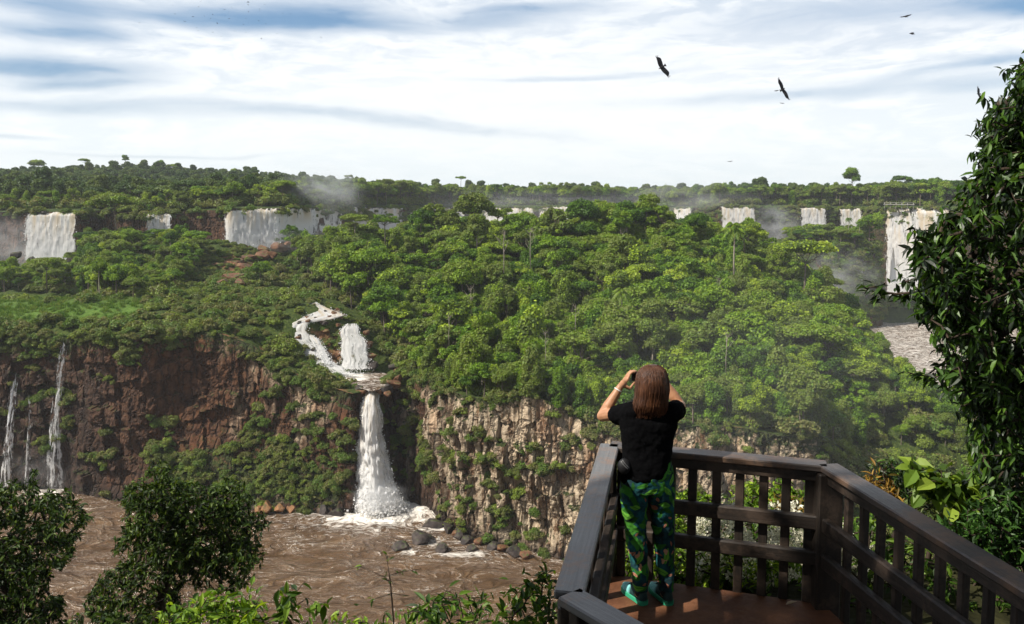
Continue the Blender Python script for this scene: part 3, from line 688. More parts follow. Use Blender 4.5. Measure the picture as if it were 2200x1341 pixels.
# thin falls down the red cliff
def cliff_pt(u, v, fwd=1.2):
    i = np.argmin(np.abs(u_all-u)); c = CLP[:, max(0, i-2):i+3]; uu, vv = uv_of(c.reshape(-1, 3)); d = (uu-u)**2*.3+(vv-v)**2; k = np.argsort(d)[:6]
    Y = c.reshape(-1, 3)[k, 1].min(); return pt(u, v, Y-fwd)
def thin_fall(pts, lab, seed):
    C = [(u, v, w_) for u, v, w_ in pts]; sheets = []
    Yt = [cliff_pt(u, v, 1.)[1] for u, v, _ in C]; Yt = np.minimum.accumulate(Yt)
    for k, (ww, mt, f) in enumerate(((1., M_FALL_THIN, 0.), (.55, M_FALL_THIN, .5), (1.5, M_FALL_THIN, -.3))):
        L_ = np.stack([pt(u-w_*ww, v, Y-f) for (u, v, w_), Y in zip(C, Yt)]); R_ = np.stack([pt(u+w_*ww, v, Y-f) for (u, v, w_), Y in zip(C, Yt)])
        sheets.append(fall_sheet(L_, R_, 12, .5, mt, seed=seed+k))
    return waterfall(sheets, lab, 'thin falls down the red cliff')
thin_fall([(138, 728, 4), (132, 770, 8), (128, 830, 8), (122, 880, 8), (117, 960, 10), (119, 1052, 14)], 'taller of the two ribbon falls on the dark red cliff, starting at the rim', 41)
thin_fall([(36, 800, 3), (28, 840, 6), (22, 900, 8), (16, 960, 9), (15, 1052, 12)], 'lower ribbon fall starting halfway down the dark red cliff', 45)
thin_fall([(62, 838, 2), (66, 900, 3), (62, 980, 4), (58, 1045, 6)], 'faint trickle of water between the two ribbon falls on the dark red cliff', 49)
# the main fall
def main_fall():
    C = [(798, 836, 15), (796, 862, 16), (797, 890, 22), (797, 930, 26), (800, 970, 31), (805, 1000, 35), (809, 1040, 40), (813, 1072, 52), (816, 1098, 70)]
    Yt = [pt(798, 838, base[np.argmin(np.abs(u_all-798)), 1]+3.5)[1]]+[base[np.argmin(np.abs(u_all-798)), 1]-x for x in (.2, 1.2, 2., 2.8, 3.4, 4.2, 4.8, 5.2)]
    sh = []
    for k, (ww, f) in enumerate(((1., 0.), (.8, .9), (.55, 1.7), (1.15, -.7))):
        L_ = np.stack([pt(u-w_*ww, v, Y-f) for (u, v, w_), Y in zip(C, Yt)]); R_ = np.stack([pt(u+w_*ww, v, Y-f) for (u, v, w_), Y in zip(C, Yt)])
        sh.append(fall_sheet(L_, R_, 44, 1.5, M_FALL_MAIN, seed=60+k, rough=.4, billow=.75))
    r_ = waterfall(sh, 'large foaming waterfall plunging through the notch into the brown river'); spray_on(r_, sh[0], 2600, .30, .03, .45); spray_on(r_, sh[2], 1500, .45, .8, 1.2, .2)
main_fall()
# cascade over the shelf
def cascade(pts, lab, seed, mat=M_CASC, lift=.7):
    P = []
    for (u, v, hw, Y) in pts: P.append((u, v, hw, Y))
    P = [tuple(np.interp(q, range(len(P)), [p[i] for p in P]) for i in range(4)) for q in np.linspace(0, len(P)-1, 5*len(P))]
    wl = [.85+.5*float(vn(v*.09, seed, 1)) for u, v, hw, Y in P]; wr_ = [.85+.5*float(vn(v*.09, seed, 5)) for u, v, hw, Y in P]
    L_ = np.stack([pt(u-hw*a_-2, v, Y)+[0, -.5, lift] for (u, v, hw, Y), a_ in zip(P, wl)]); R_ = np.stack([pt(u+hw*a_+2, v, Y)+[0, -.5, lift] for (u, v, hw, Y), a_ in zip(P, wr_)])
    s_ = fall_sheet(L_, R_, 28, .9, mat, seed=seed, rough=.2 if mat is M_FALL_STRAND else .3, billow=0. if mat is M_FALL_STRAND else .4); r_ = waterfall([s_], lab, 'cascades over the rocky shelf'); spray_on(r_, s_, 1100 if len(pts) > 4 else 120, .24, .0, .5, 1.4); return r_
cascade([(672, 654, 8, 222), (684, 668, 24, 218), (698, 682, 36, 213), (672, 690, 44, 211.5), (640, 698, 27, 209.8), (636, 712, 22, 208.6), (648, 735, 25, 206.8), (664, 762, 30, 204.8), (688, 785, 32, 203), (724, 804, 24, 200.5), (760, 808, 20, 198.5)], 'bending white cascade tumbling over the rocky shelf above the large waterfall', 71)
cascade([(758, 700, 10, 208), (757, 712, 18, 206.8), (760, 735, 20, 205.8), (764, 765, 24, 204.4), (766, 797, 26, 202.8)], 'short twin stranded cascade dropping into the ledge pool above the large waterfall', 75, M_FALL_STRAND)
cascade([(666, 724, 5, 208), (676, 734, 7, 206.6), (686, 748, 8, 205.4), (696, 766, 8, 204), (706, 786, 10, 202.4)], 'side strand of white water over the dark rock next to the bending cascade', 77)
cascade([(612, 622, 3, 238), (620, 632, 5, 235), (628, 640, 6, 232)], 'small white rapid among shrubs upstream of the bending cascade', 78)
if 0: cascade([(404, 602, 7, 250), (414, 625, 6, 238), (424, 640, 12, 229), (430, 652, 9, 222)], 'small rapid in the stream between the meadow and the boulders', 79)
# ledge pool and stream
def pool(uvs, z, name, foam=.3):
    c = np.stack([ptz(u, v, z) for u, v in uvs]); c0 = c.mean(0)
    m = 40; k = np.linspace(0, 1, 14); ring = np.stack([np.interp(np.linspace(0, len(c), m, endpoint=False), range(len(c)+1), np.append(c[:, i], c[0, i])) for i in range(3)], 1)
    V = (c0[None, None]*(1-k[:, None, None])+ring[None]*k[:, None, None]).reshape(-1, 3); V[:, 2] += .15*fbm(V[:, 0]*.8, V[:, 1]*.8, 0, 2, 3)
    uu, vv = uv_of(V)
    return tag(link(name, mesh(name, V, grid_quads(14, m, True), None, [bpy.data.materials['muddy_water']], {'foam': foam+.8*np.exp(-((uu-742)/34)**2)*(vv < 818)}, smooth=True)), kind='structure')
pool([(690, 798), (740, 794), (800, 795), (832, 803), (848, 812), (836, 824), (812, 838), (797, 841), (782, 837), (748, 824), (704, 812)], -44.6, 'ledge_pool_water', .42)
for uvs, z_ in () and (([(318, 656), (350, 648), (382, 645), (376, 657), (340, 665)], gz_at(*pt(350, 655, 216.)[:2])[0]+.35), ([(410, 640), (432, 636), (438, 655), (428, 668), (414, 658)], gz_at(*pt(424, 652, 220.)[:2])[0]+.35)): pool(uvs, z_, 'stream_water')
# ------------------------------------------------------------------ boulders
def rock_mesh(name, seed, sub=4):
    import bmesh
    b = bmesh.new(); bmesh.ops.create_icosphere(b, subdivisions=sub, radius=1.); V = np.array([v.co for v in b.verts])
    for k in range(15):
        d = unit(rng.normal(size=3)); h = .42+.36*random.random(); q = V@d; V -= np.clip(q-h, 0, None)[:, None]*d*.92
    V *= (1+.12*fbm(V[:, 0]*2+seed, V[:, 1]*2, V[:, 2]*2, 3, seed))[:, None]
    for v, c in zip(b.verts, V): v.co = c
    me = bpy.data.meshes.new(name); b.to_mesh(me); b.free()
    return me
def boulder_mat(name, a, b_, c_):
    n = NT(name); p = n.obj(); k = n.noise(p, 1.6, 6, .7); up = n.n('SeparateXYZ', i0=n.n('NewGeometry').outputs['Normal']).outputs[2]
    c = n.ramp(k, [(.3, a), (.5, b_), (.72, c_)])
    c = n.mix(n.math('MULTIPLY', n.rng(up, .45, .9), n.rng(n.noise(p, 2.5, 4), .48, .62)), c, (.05, .07, .015))
    return n.done(n.pbr(c, .7, .3, n.bump(k, .8, .25)))
M_BO = [boulder_mat('red_brown_boulder', (.040, .018, .010), (.130, .058, .028), (.260, .140, .070)), boulder_mat('wet_dark_boulder', (.012, .010, .010), (.040, .030, .026), (.10, .08, .07)), boulder_mat('orange_boulder', (.07, .03, .014), (.24, .115, .045), (.40, .24, .12))]
ROCKM = [[rock_mesh('boulder', i*7+k, 4) for i in range(3)] for k in range(3)]
for k in range(3):
    for me in ROCKM[k]: me.materials.append(M_BO[k])
def boulder(p, s, k, label, group, sq=.8):
    o = link('boulder', ROCKM[k][random.randrange(3)], loc=Vector(p)); o.scale = (s*(.9+.3*random.random()), s*(.9+.3*random.random()), s*sq); o.rotation_euler = (random.uniform(-.4, .4), random.uniform(-.4, .4), random.uniform(0, 6.28))
    return tag(o, label, 'boulder', group)
labs = ['low black boulder alone in the brown river, closest to the viewer', 'largest black boulder in the river below the cliff, with foam behind it', 'small black boulder in the river beside the foaming streaks', 'brown boulder at the foot of the columned cliff by the river', 'black boulder at the river edge nearest the plunging waterfall', 'smallest dark boulder near the foot of the columned cliff']
for (u, v, s), lab in zip(ROCKS, labs): boulder(ptz(u, v, ZW)+[0, 0, .3], s/F*170/2*1.5, 1, lab, 'boulders in the brown river', .75)
for i, (u, v, s) in enumerate([(578, 1080, 34), (606, 1082, 26), (628, 1078, 34), (655, 1074, 34), (684, 1082, 22), (560, 1086, 24), (700, 1090, 30), (725, 1092, 34), (742, 1082, 26), (520, 1088, 20)]):
    boulder(ptz(u, v+6, ZW+.8)+[0, -1, 0], s/F*185/2*1.25, 2 if i < 6 else 1, ('orange' if i < 6 else 'wet dark')+' boulder at the waterline %s' % ['second in the orange row from the dark tree', 'lowest in the orange row', 'tall one in the middle of the orange row', 'at the end of the orange row nearest the plunge', 'smallest one after the orange row', 'at the start of the orange row by the dark tree', 'between the orange row and the plunge', 'nearest the white plunge on its shore side', 'tucked behind the wet rock by the plunge', 'just visible past the crown of the bushy dark tree'][i], 'boulders along the foot of the shrubby slope')
for i in range(8):
    u = 960+i*24+random.uniform(-8, 8); p = ptz(u, np.interp(u, CL[:, 0], CL[:, 2])+2, ZW+.6)
    boulder(p+[0, -1.2, 0], random.uniform(1.1, 2.1), 0 if i % 2 else 1, 'fallen boulder at the foot of the pale columned cliff', 'fallen boulders under the columned cliff')
fld = [(508, 546, 34), (495, 565, 30), (470, 575, 26), (455, 556, 28), (520, 570, 22), (480, 548, 26), (540, 552, 24), (560, 545, 22), (430, 545, 30), (445, 528, 30), (420, 520, 26), (500, 595, 26), (480, 604, 20), (515, 605, 18), (565, 535, 26), (596, 528, 30), (620, 522, 22), (536, 535, 22), (455, 512, 24), (428, 503, 22), (470, 535, 20), (30, 545, 30), (70, 556, 22), (150, 552, 24), (110, 560, 18), (585, 545, 18)]
for i, (u, v, s) in enumerate(fld):
    p = pt(u, v, 290+ (570-v)*.9)
    q = gz_at(p[0], p[1])[0]; 
    boulder((p[0], p[1], p[2]-.6), s/F*295/2*(1.7 if u > 200 else 1.1), 0 if u > 200 else 1, ('jagged brown boulder in the rubble below the curtain waterfall' if u > 200 else 'mist wet dark boulder under the broad waterfall'), 'boulders in the rubble field' if u > 200 else 'mist wet boulders under the broad fall')

for i, (u, v, Y, s_) in enumerate([(612, 722, 206, 1.5), (622, 748, 204.5, 1.7), (640, 770, 202.5, 1.6), (668, 792, 200.5, 1.5), (652, 716, 209, 1.3), (670, 748, 206.5, 1.2), (700, 770, 205, 1.6), (716, 780, 203.5, 1.4), (730, 760, 206, 1.5), (738, 740, 207, 1.3), (790, 740, 206.5, 1.6), (796, 765, 205, 1.7), (800, 785, 203.5, 1.8), (735, 718, 208, 1.2), (785, 715, 208.5, 1.3), (655, 676, 219, 1.4), (720, 668, 219, 1.3), (735, 680, 216, 1.4), (600, 690, 211, 1.5), (700, 712, 209.5, 1.2), (860, 796, 199, 1.8), (848, 788, 201, 1.6), (874, 806, 194, 1.6), (764, 842, 187, 1.3), (822, 836, 187, 1.3), (830, 846, 185.5, 1.2), (845, 824, 189, 1.7), (836, 834, 187.5, 1.5), (815, 842, 185.5, .9), (778, 842, 185.5, 1.), (770, 836, 187.5, 1.2), (856, 814, 191.5, 1.6), (640, 726, 206, .9), (672, 752, 204, .8), (690, 690, 212, 1.), (660, 690, 209, .8), (712, 808, 199, .9), (752, 816, 196.5, .8)]):
    boulder(pt(u, v, float(Y)), s_, 0 if i % 3 else 1, 'wet rock edging the cascades above the large waterfall', 'rocks edging the cascades')

# dark rocks breaking the lips of the upper falls
for (a_, _l) in FL:
    u0, u1, v0 = a_[0], a_[1], a_[2]
    for k in range(max(1, int((u1-u0)/28))):
        u = random.uniform(u0+4, u1-4); q = pt(u, v0-.5, float(lipY(u))-1.6); boulder(q, random.uniform(.6, 1.5), 1, 'dark wet rock splitting the water on the lip of the upper rim', 'rocks on the lip of the upper falls', .7)

for i, (u, v, Y) in enumerate([(676, 664, 219), (700, 672, 216.5), (712, 684, 213), (684, 688, 212.5), (662, 684, 212.5), (646, 694, 210.5), (628, 706, 209), (645, 724, 207.8), (640, 742, 206), (668, 748, 205.6), (656, 770, 204), (690, 772, 204), (676, 790, 202.4), (704, 794, 202), (728, 700, 211), (700, 694, 211.5), (720, 676, 215)]):
    boulder(pt(u, v, float(Y))+[0, -1.1, .35], random.uniform(.55, 1.15), 1 if i % 2 else 0, 'dark rock standing in the white water of the bending cascade', 'rocks in the bending cascade', .75)
# ------------------------------------------------------------------ scattering
def inpoly(u, v, poly):
    poly = np.asarray(poly, float); n = len(poly); r = np.zeros(np.shape(u), bool); j = n-1
    for i in range(n):
        xi, yi = poly[i]; xj, yj = poly[j]
        c = ((yi > v) != (yj > v)) & (u < (xj-xi)*(v-yi)/(yj-yi+1e-12)+xi); r ^= c; j = i
    return r
def sample_grid(P, n):
    """n random points on a grid surface, even per area"""
    a, b, c = P[:-1, :-1], P[1:, :-1], P[:-1, 1:]
    ar = np.linalg.norm(np.cross(b-a, c-a), axis=-1).ravel(); k = rng.choice(len(ar), n, p=ar/ar.sum())
    i, j = np.unravel_index(k, a.shape[:2]); s, t = rng.random((n, 1)), rng.random((n, 1))
    return (P[i, j]*(1-s)+P[i+1, j]*s)*(1-t)+(P[i, j+1]*(1-s)+P[i+1, j+1]*s)*t, i, j
def thin_out(P, dmin):
    """keep points no nearer than dmin (array) to an earlier one"""
    keep = []; cell = {}; cs = float(np.max(dmin))
    for k in range(len(P)):
        c = (int(P[k, 0]//cs), int(P[k, 1]//cs)); ok = True
        for a in (-1, 0, 1):
            for b in (-1, 0, 1):
                for q in cell.get((c[0]+a, c[1]+b), ()):
                    if (P[q, 0]-P[k, 0])**2+(P[q, 1]-P[k, 1])**2 < dmin[k]**2: ok = False; break
                if not ok: break
            if not ok: break
        if ok: keep.append(k); cell.setdefault(c, []).append(k)
    return np.array(keep)
ISLAND = [(585, 500), (640, 575), (690, 625), (780, 680), (800, 715), (870, 765), (905, 812), (960, 838), (1060, 862), (1130, 850), (1250, 900), (1350, 922), (1700, 945), (1830, 960), (2000, 960), (2100, 975), (2200, 900), (2000, 700), (1850, 560), (1700, 480), (1250, 380), (900, 400), (640, 430)]
KNOLL = [(160, 575), (205, 520), (240, 400), (330, 500), (380, 530), (425, 548), (420, 590), (380, 630), (300, 640), (200, 640), (40, 628), (-300, 632), (-300, 590), (60, 596)]
Pt, _, _ = sample_grid(GP, 16000)
Pt = Pt[Pt[:, 1] < 372]
pu, pv = uv_of(Pt)
isl = inpoly(pu, pv, ISLAND) | ((Pt[:, 0] > -40) & (Pt[:, 1] > 300) & (Pt[:, 0] < 100)); kno = inpoly(pu, pv, KNOLL)
sl = (pu > 1840) & (pv > 690)
sel = isl | kno
P = Pt[sel]; u_, v_ = pu[sel], pv[sel]; kn = kno[sel]; slp = sl[sel]
P_front = np.interp(u_, u_all[:len(us)], top[:len(us), 1]); edge = P[:, 1]-P_front
scl = np.clip(.55+edge/40, .58, 1.)*np.where(kn, .78, 1.)*np.where(slp, .62, 1.)*np.where(rng.random(len(P)) < .2, rng.uniform(1.05, 1.32, len(P)), rng.uniform(.62, 1.06, len(P)))
keep = thin_out(P, 4.6*scl)
P, scl, u_, v_, kn, edge, slp = P[keep], scl[keep], u_[keep], v_[keep], kn[keep], edge[keep], slp[keep]
TREES = []          # (x, y, z, scale, kind, variant, region)
for k in range(len(P)):
    q = random.random()
    kind = 'round' if q < .24 else 'ragged' if q < .52 else 'umbrella' if q < .62 else 'draped' if q < .78 else 'airy' if q < .89 else 'tall'
    if edge[k] < 8 and not kn[k]: kind = 'draped' if q < .5 else 'round'
    if kind == 'tall': scl[k] *= .85
    if kn[k]: scl[k] = min(scl[k], .74)*(.68 if 285 < u_[k] < 385 or 30 < u_[k] < 170 else 1.)
    TREES.append((*P[k], scl[k], kind, random.randrange(len(PROTO[kind])), 'knoll' if kn[k] else 'slope' if slp[k] else 'island'))
# trees along the upper rim and over the bluff
def plateau_pts(n, dmax):
    d = dmax*rng.random(n)**.6; i = rng.integers(0, len(lu), n); b = lip2[i]
    x = b[:, 0]+dirs[i, 0]*d; y = b[:, 1]+dirs[i, 1]*d
    return np.stack([x, y, plateau_z(x, y, d, b[:, 2])], 1), lu[i], d
Pr, ru, rd = plateau_pts(2600, 26.)
ok = (rd > 2.5) & (ru > -120) & (ru < 2200) & ~((ru > 45) & (ru < 190) & (rd < 14)) & ~((ru > 470) & (ru < 760) & (rd < 10)) & ~((ru > 735) & (rd < 8))
Pr = Pr[ok]; ru = ru[ok]; k_ = thin_out(Pr, np.full(len(Pr), 5.)); Pr = Pr[k_]; ru = ru[k_]
for k in range(len(Pr)):
    q = random.random(); kind = 'round' if q < .3 else 'ragged' if q < .6 else 'umbrella' if q < .75 else 'draped' if q < .9 else 'airy'
    s = (.55 if ru[k] < 480 else .75 if ru[k] < 760 else 1.05)*random.uniform(.75, 1.2)
    TREES.append((*Pr[k], s, kind, random.randrange(len(PROTO[kind])), 'rim'))
for k in range(130):
    a = random.uniform(0, 6.283); r = math.sqrt(random.random())*.98; x = bl_c[0]-2+30*r*math.cos(a); y = 470+26*r*math.sin(a)
    z = -25-2.*r-(13*max(0, r-.8)/.2 if r > .8 else 0)
    kind = random.choice(['round', 'ragged', 'draped', 'umbrella', 'airy']); TREES.append((x, y, z, random.uniform(.5, .85)*(1-.25*(r > .8)), kind, random.randrange(len(PROTO[kind])), 'bluff'))
# named trees that stand out
SPECIAL = [  # u, v_top, v_foot, Y, kind, label
 (1012, 412, 505, 286, 'round', 'tall tree with a round crown towering over the middle of the island ridge'),
 (1252, 424, 520, 284, 'round', 'broad dark tree, first of the dark twin trees on the island ridge'),
 (1310, 430, 520, 287, 'round', 'second of the dark twin trees on the island ridge, rounder and lower'),
 (1366, 438, 500, 289, 'umbrella', 'flat topped tree beyond the dark twin trees on the island ridge'),
 (762, 458, 520, 290, 'umbrella', 'small dark flat topped tree against the white falls at the start of the ridge'),
 (828, 458, 525, 280, 'airy', 'thin brownish tree with a bare trunk against the pale falls'),
 (1072, 444, 505, 288, 'airy', 'spindly open tree beside the tall round tree on the ridge'),
 (935, 436, 510, 290, 'ragged', 'tall uneven tree on the ridge left of the tall round tree'),
 (1420, 440, 520, 286, 'ragged', 'tall uneven tree on the ridge past the flat topped tree'),
 (1490, 456, 530, 284, 'round', 'rounded tree on the ridge where it starts to slope down'),
 (905, 446, 520, 288, 'round', 'bushy tree on the ridge before the tall round tree'),
 (960, 448, 520, 288, 'round', 'low rounded tree leaning against the tall round tree on the ridge'),
 (1180, 452, 520, 287, 'round', 'small knobbly tree between the tall round tree and the dark twins'),
 (1728, 512, 640, 262, 'umbrella', 'layered dark tree at the end of the island above the misty gorge'),
 (1745, 590, 690, 255, 'draped', 'shaggy tree hanging over the misty gorge at the island end'),
 (1600, 478, 560, 280, 'umbrella', 'dark leaning tree crown right behind the tall palm'),
 (250, 414, 500, 322, 'umbrella', 'dark spreading tree at the top of the wooded knoll'),
 (100, 552, 620, 268, 'umbrella', 'flat topped dark tree in front of the broad white waterfall'),
 (430, 398, 440, 352, 'umbrella', 'flat topped tree on the upper rim before the forested hill'),
 (470, 398, 442, 350, 'airy', 'open tree with a forked trunk on the upper rim'),
 (1868, 456, 530, 462, 'round', 'dark rounded tree on the brow of the bluff beside the tallest waterfall'),
 (1270, 700, 790, 182, 'round', 'grey green rounded tree in the middle of the island slope'),
 (560, 560, 610, 268, 'round', 'bright rounded bush tree beside the boulder field stream'),
 (2010, 560, 700, 200, 'airy', None),
]
SPECIAL = [s for s in SPECIAL if s[5]]
EMERG = [(1828, 358, 432, 575, 'tall', 'very tall tiered tree breaking the skyline above the far falls'), (1938, 376, 428, 600, 'umbrella', 'flat topped tree on the skyline behind the tallest waterfall'),
 (270, 332, 362, 740, 'tall', 'tallest tree on the crest of the forested hill'), (74, 342, 372, 720, 'round', 'paired round tree on the hill crest above the broad fall'), (88, 343, 372, 716, 'round', 'second round tree of the pair on the hill crest'), (182, 340, 366, 730, 'umbrella', 'flat topped tree on the hill crest before the tallest hill tree'),
 (343, 343, 368, 720, 'round', 'round tree on the falling side of the forested hill'), (372, 352, 372, 718, 'umbrella', 'small umbrella tree on the falling side of the forested hill'), (505, 361, 386, 700, 'round', 'round tree at the foot of the forested hill'), (548, 364, 388, 700, 'umbrella', 'forked tree on the skyline past the forested hill'), (750, 375, 396, 760, 'airy', 'thin leafless looking tree on the skyline over the spray'), (990, 378, 398, 800, 'umbrella', 'dark umbrella tree on the skyline above the tall round tree')]
PROTO_H = {k: [max(v.co.z for v in p.crown.vertices) for p in L] for k, L in PROTO.items()}
def tree(name, kind, var, p, sxy, sz, label, group=None, rz=None):
    r = empty(name, p, random.uniform(0, 6.283) if rz is None else rz); r.scale = (sxy, sxy, sz); tag(r, label, 'tree', group)
    link('trunk', PROTO[kind][var].trunk, r); link('crown', PROTO[kind][var].crown, r)
    return r
NAMES = {'ragged': 'open_branched_tree', 'round': 'broadleaf_tree', 'umbrella': 'umbrella_tree', 'draped': 'vine_draped_tree', 'airy': 'feathery_tree', 'tall': 'slender_tree', 'shrub': 'shrub'}
for (u, vt_, vf, Y, kind, lab) in SPECIAL+EMERG:
    t_, f_ = pt(u, vt_, float(Y)), pt(u, vf, float(Y)); var = random.randrange(len(PROTO[kind])); h = (t_[2]-f_[2])/PROTO_H[kind][var]
    tree(NAMES[kind], kind, var, f_, h*(1.05 if kind != 'tall' else 1.2), h, lab)
for (u, vt_, vf, Y, lab) in [(1577, 478, 598, 236, 'tall palm with a long bare pale trunk near the end of the island'), (1335, 616, 712, 196, 'palm with drooping fronds and a slim trunk in the middle of the slope'), (1312, 528, 572, 248, 'short palm high on the slope under the dark twin trees'), (985, 558, 600, 252, 'little palm half hidden on the slope under the tall round tree'), (1823, 462, 500, 455, 'small palm on the bluff before a veiled waterfall'), (1846, 470, 500, 455, 'stubby palm on the bluff next to the small palm')]:
    t_, f_ = pt(u, vt_+8, float(Y)), pt(u, vf, float(Y)); h = (t_[2]-f_[2])/11.; w_ = max(.8, h*.95) if Y < 400 else .8
    r = empty('palm_tree', f_, random.uniform(0, 6)); r.scale = (w_, w_, h); tag(r, lab, 'palm tree'); link('trunk', PALM[0], r); link('crown', PALM[1], r)
for (u, vt_, vf, Y, rz, lab) in [(1082, 500, 580, 238, .4, 'pale bent leafless tree on the upper slope below the open ridge tree'), (1140, 495, 570, 240, 2.2, 'forked leafless pale tree high on the slope'), (1012, 620, 690, 200, 1.1, 'bare white trunk leaning out of the green slope beneath the little palm'), (965, 680, 740, 186, 3.3, 'slim white dead trunk low on the slope near the cascade'), (1236, 660, 720, 186, 4.2, 'forked pale dead trunk beside the drooping palm'), (1545, 600, 650, 205, 5.2, 'white forked dead branch tree under the tall palm'), (1172, 715, 780, 172, .9, 'straight pale bare trunk just over the columned cliff'), (1560, 720, 800, 160, 2.9, 'twiggy leafless tree over the pale rock behind the railing')]:
    t_, f_ = pt(u, vt_, float(Y)), pt(u, vf, float(Y)); h = (t_[2]-f_[2])/11.; r = empty('dead_tree', f_, rz); r.scale = (h*.8, h*.8, h); tag(r, lab, 'dead tree'); link('trunk', DEAD, r)
# labels for the rest of the trees: by kind, and by the landmark nearest to each
LAND = [(1012, 440, 'the tall round ridge tree'), (1280, 440, 'the dark twin ridge trees'), (1577, 500, 'the tall palm'), (1335, 640, 'the drooping palm'), (985, 565, 'the little palm'), (1312, 540, 'the short palm'), (760, 720, 'the twin stranded cascade'), (640, 700, 'the bending cascade'), (850, 800, 'the ledge pool'),
 (1000, 850, 'the columned cliff beside the plunging waterfall'), (1140, 850, 'the palest columns of the cliff'), (1390, 800, 'the head of the woman'), (1300, 890, 'the raised elbow of the woman'), (1560, 920, 'the pale rock behind the railing'), (1740, 930, 'the dark rock behind the railing corner'), (1728, 540, 'the layered tree at the island end'), (1880, 700, 'the far brown water'), (1990, 830, 'the near tongue of brown water'), (2050, 950, 'the toe of the island'),
 (700, 490, 'the long curving fall'), (820, 470, 'the pale falls behind the ridge'), (250, 430, 'the spreading tree on the knoll'), (110, 560, 'the broad white waterfall'), (345, 520, 'the narrow bluish fall'), (500, 570, 'the boulder field'), (150, 650, 'the green meadow'), (420, 640, 'the stream rapids'), (560, 480, 'the curtain waterfall'), (430, 430, 'the flat topped rim tree'), (1580, 460, 'the square waterfall'), (1745, 460, 'the short waterfall'), (1950, 440, 'the tallest waterfall'), (1150, 600, 'the leaning white trunk'), (1450, 700, 'the middle of the slope'), (1236, 690, 'the forked pale trunk'), (1440, 560, 'the hump of the ridge')]
LANDA = np.array([(a, b) for a, b, _ in LAND], float)
ADJ = {'round': ['rounded', 'bushy', 'dense domed', 'lumpy', 'full crowned'], 'umbrella': ['flat topped', 'spreading', 'umbrella shaped'], 'draped': ['vine draped', 'ivy smothered', 'creeper hung'], 'airy': ['feathery', 'open crowned', 'thin leaved'], 'tall': ['slender tall', 'long trunked', 'narrow crowned'], 'ragged': ['ragged', 'uneven crowned', 'broken topped', 'shaggy topped', 'irregular'], 'shrub': ['rounded', 'scruffy', 'low spreading', 'dense']}
ORD = ['', 'second largest', 'third largest', 'fourth largest', 'fifth largest', 'sixth largest', 'seventh largest', 'eighth largest', 'ninth largest', 'tenth largest']
def label_all(items, noun):
    """items: (object, kind, variant, P, size in view); sets a label that singles each out"""
    by = {}
    for it in items:
        o, kind, var, p, s = it; u, v = [float(x[0]) for x in uv_of(np.array(p)[None])]; v -= s*.5
        d = (LANDA[:, 0]-u)**2+((LANDA[:, 1]-v)*1.3)**2; k = int(np.argmin(d)); du, dv = u-LANDA[k, 0], v-LANDA[k, 1]
        rel = 'right by' if d[k] < 26**2 else ('above' if dv < 0 else 'below') if abs(dv)*1.4 > abs(du) else ('just left of' if du < 0 else 'just right of')
        by.setdefault((ADJ[kind][var % len(ADJ[kind])], rel, LAND[k][2]), []).append((s, o))
    for (adj, rel, lm), L in by.items():
        L.sort(key=lambda t: -t[0])
        for i, (s, o) in enumerate(L):
            od = ('largest ' if len(L) > 1 else '') if i == 0 else ORD[min(i, 9)]+' '
            o['label'] = (od+adj+' '+noun+' '+rel+' '+lm).strip()
sizes = np.array([t[3]/t[1]*(1.6 if t[6] in ('island',) else 1.) for t in TREES])
vis = np.array([(-60 < float(uv_of(np.array([t[:3]]))[0][0]) < 2180) and not (t[6] == 'island' and t[1] > 318) for t in TREES])
order = np.argsort(-np.where(vis, sizes, 0)); NIND = 268
ind = [k for k in order[:NIND] if vis[k]]; rest = [k for k in range(len(TREES)) if k not in set(ind)]
items = []
for k in ind:
    x, y, z, s, kind, var, reg_ = TREES[k]
    r = tree(NAMES[kind], kind, var, (x, y, z-.3), s*random.uniform(.92, 1.1), s*random.uniform(.85, 1.12), 'x', {'island': 'forest trees on the island', 'slope': 'forest trees on the island', 'knoll': 'trees on the dark knoll', 'rim': 'trees along the upper rim', 'bluff': 'trees on the bluff'}[reg_])
    items.append((r, kind, var, (x, y, z), s/y*F*10))
label_all(items, 'tree')

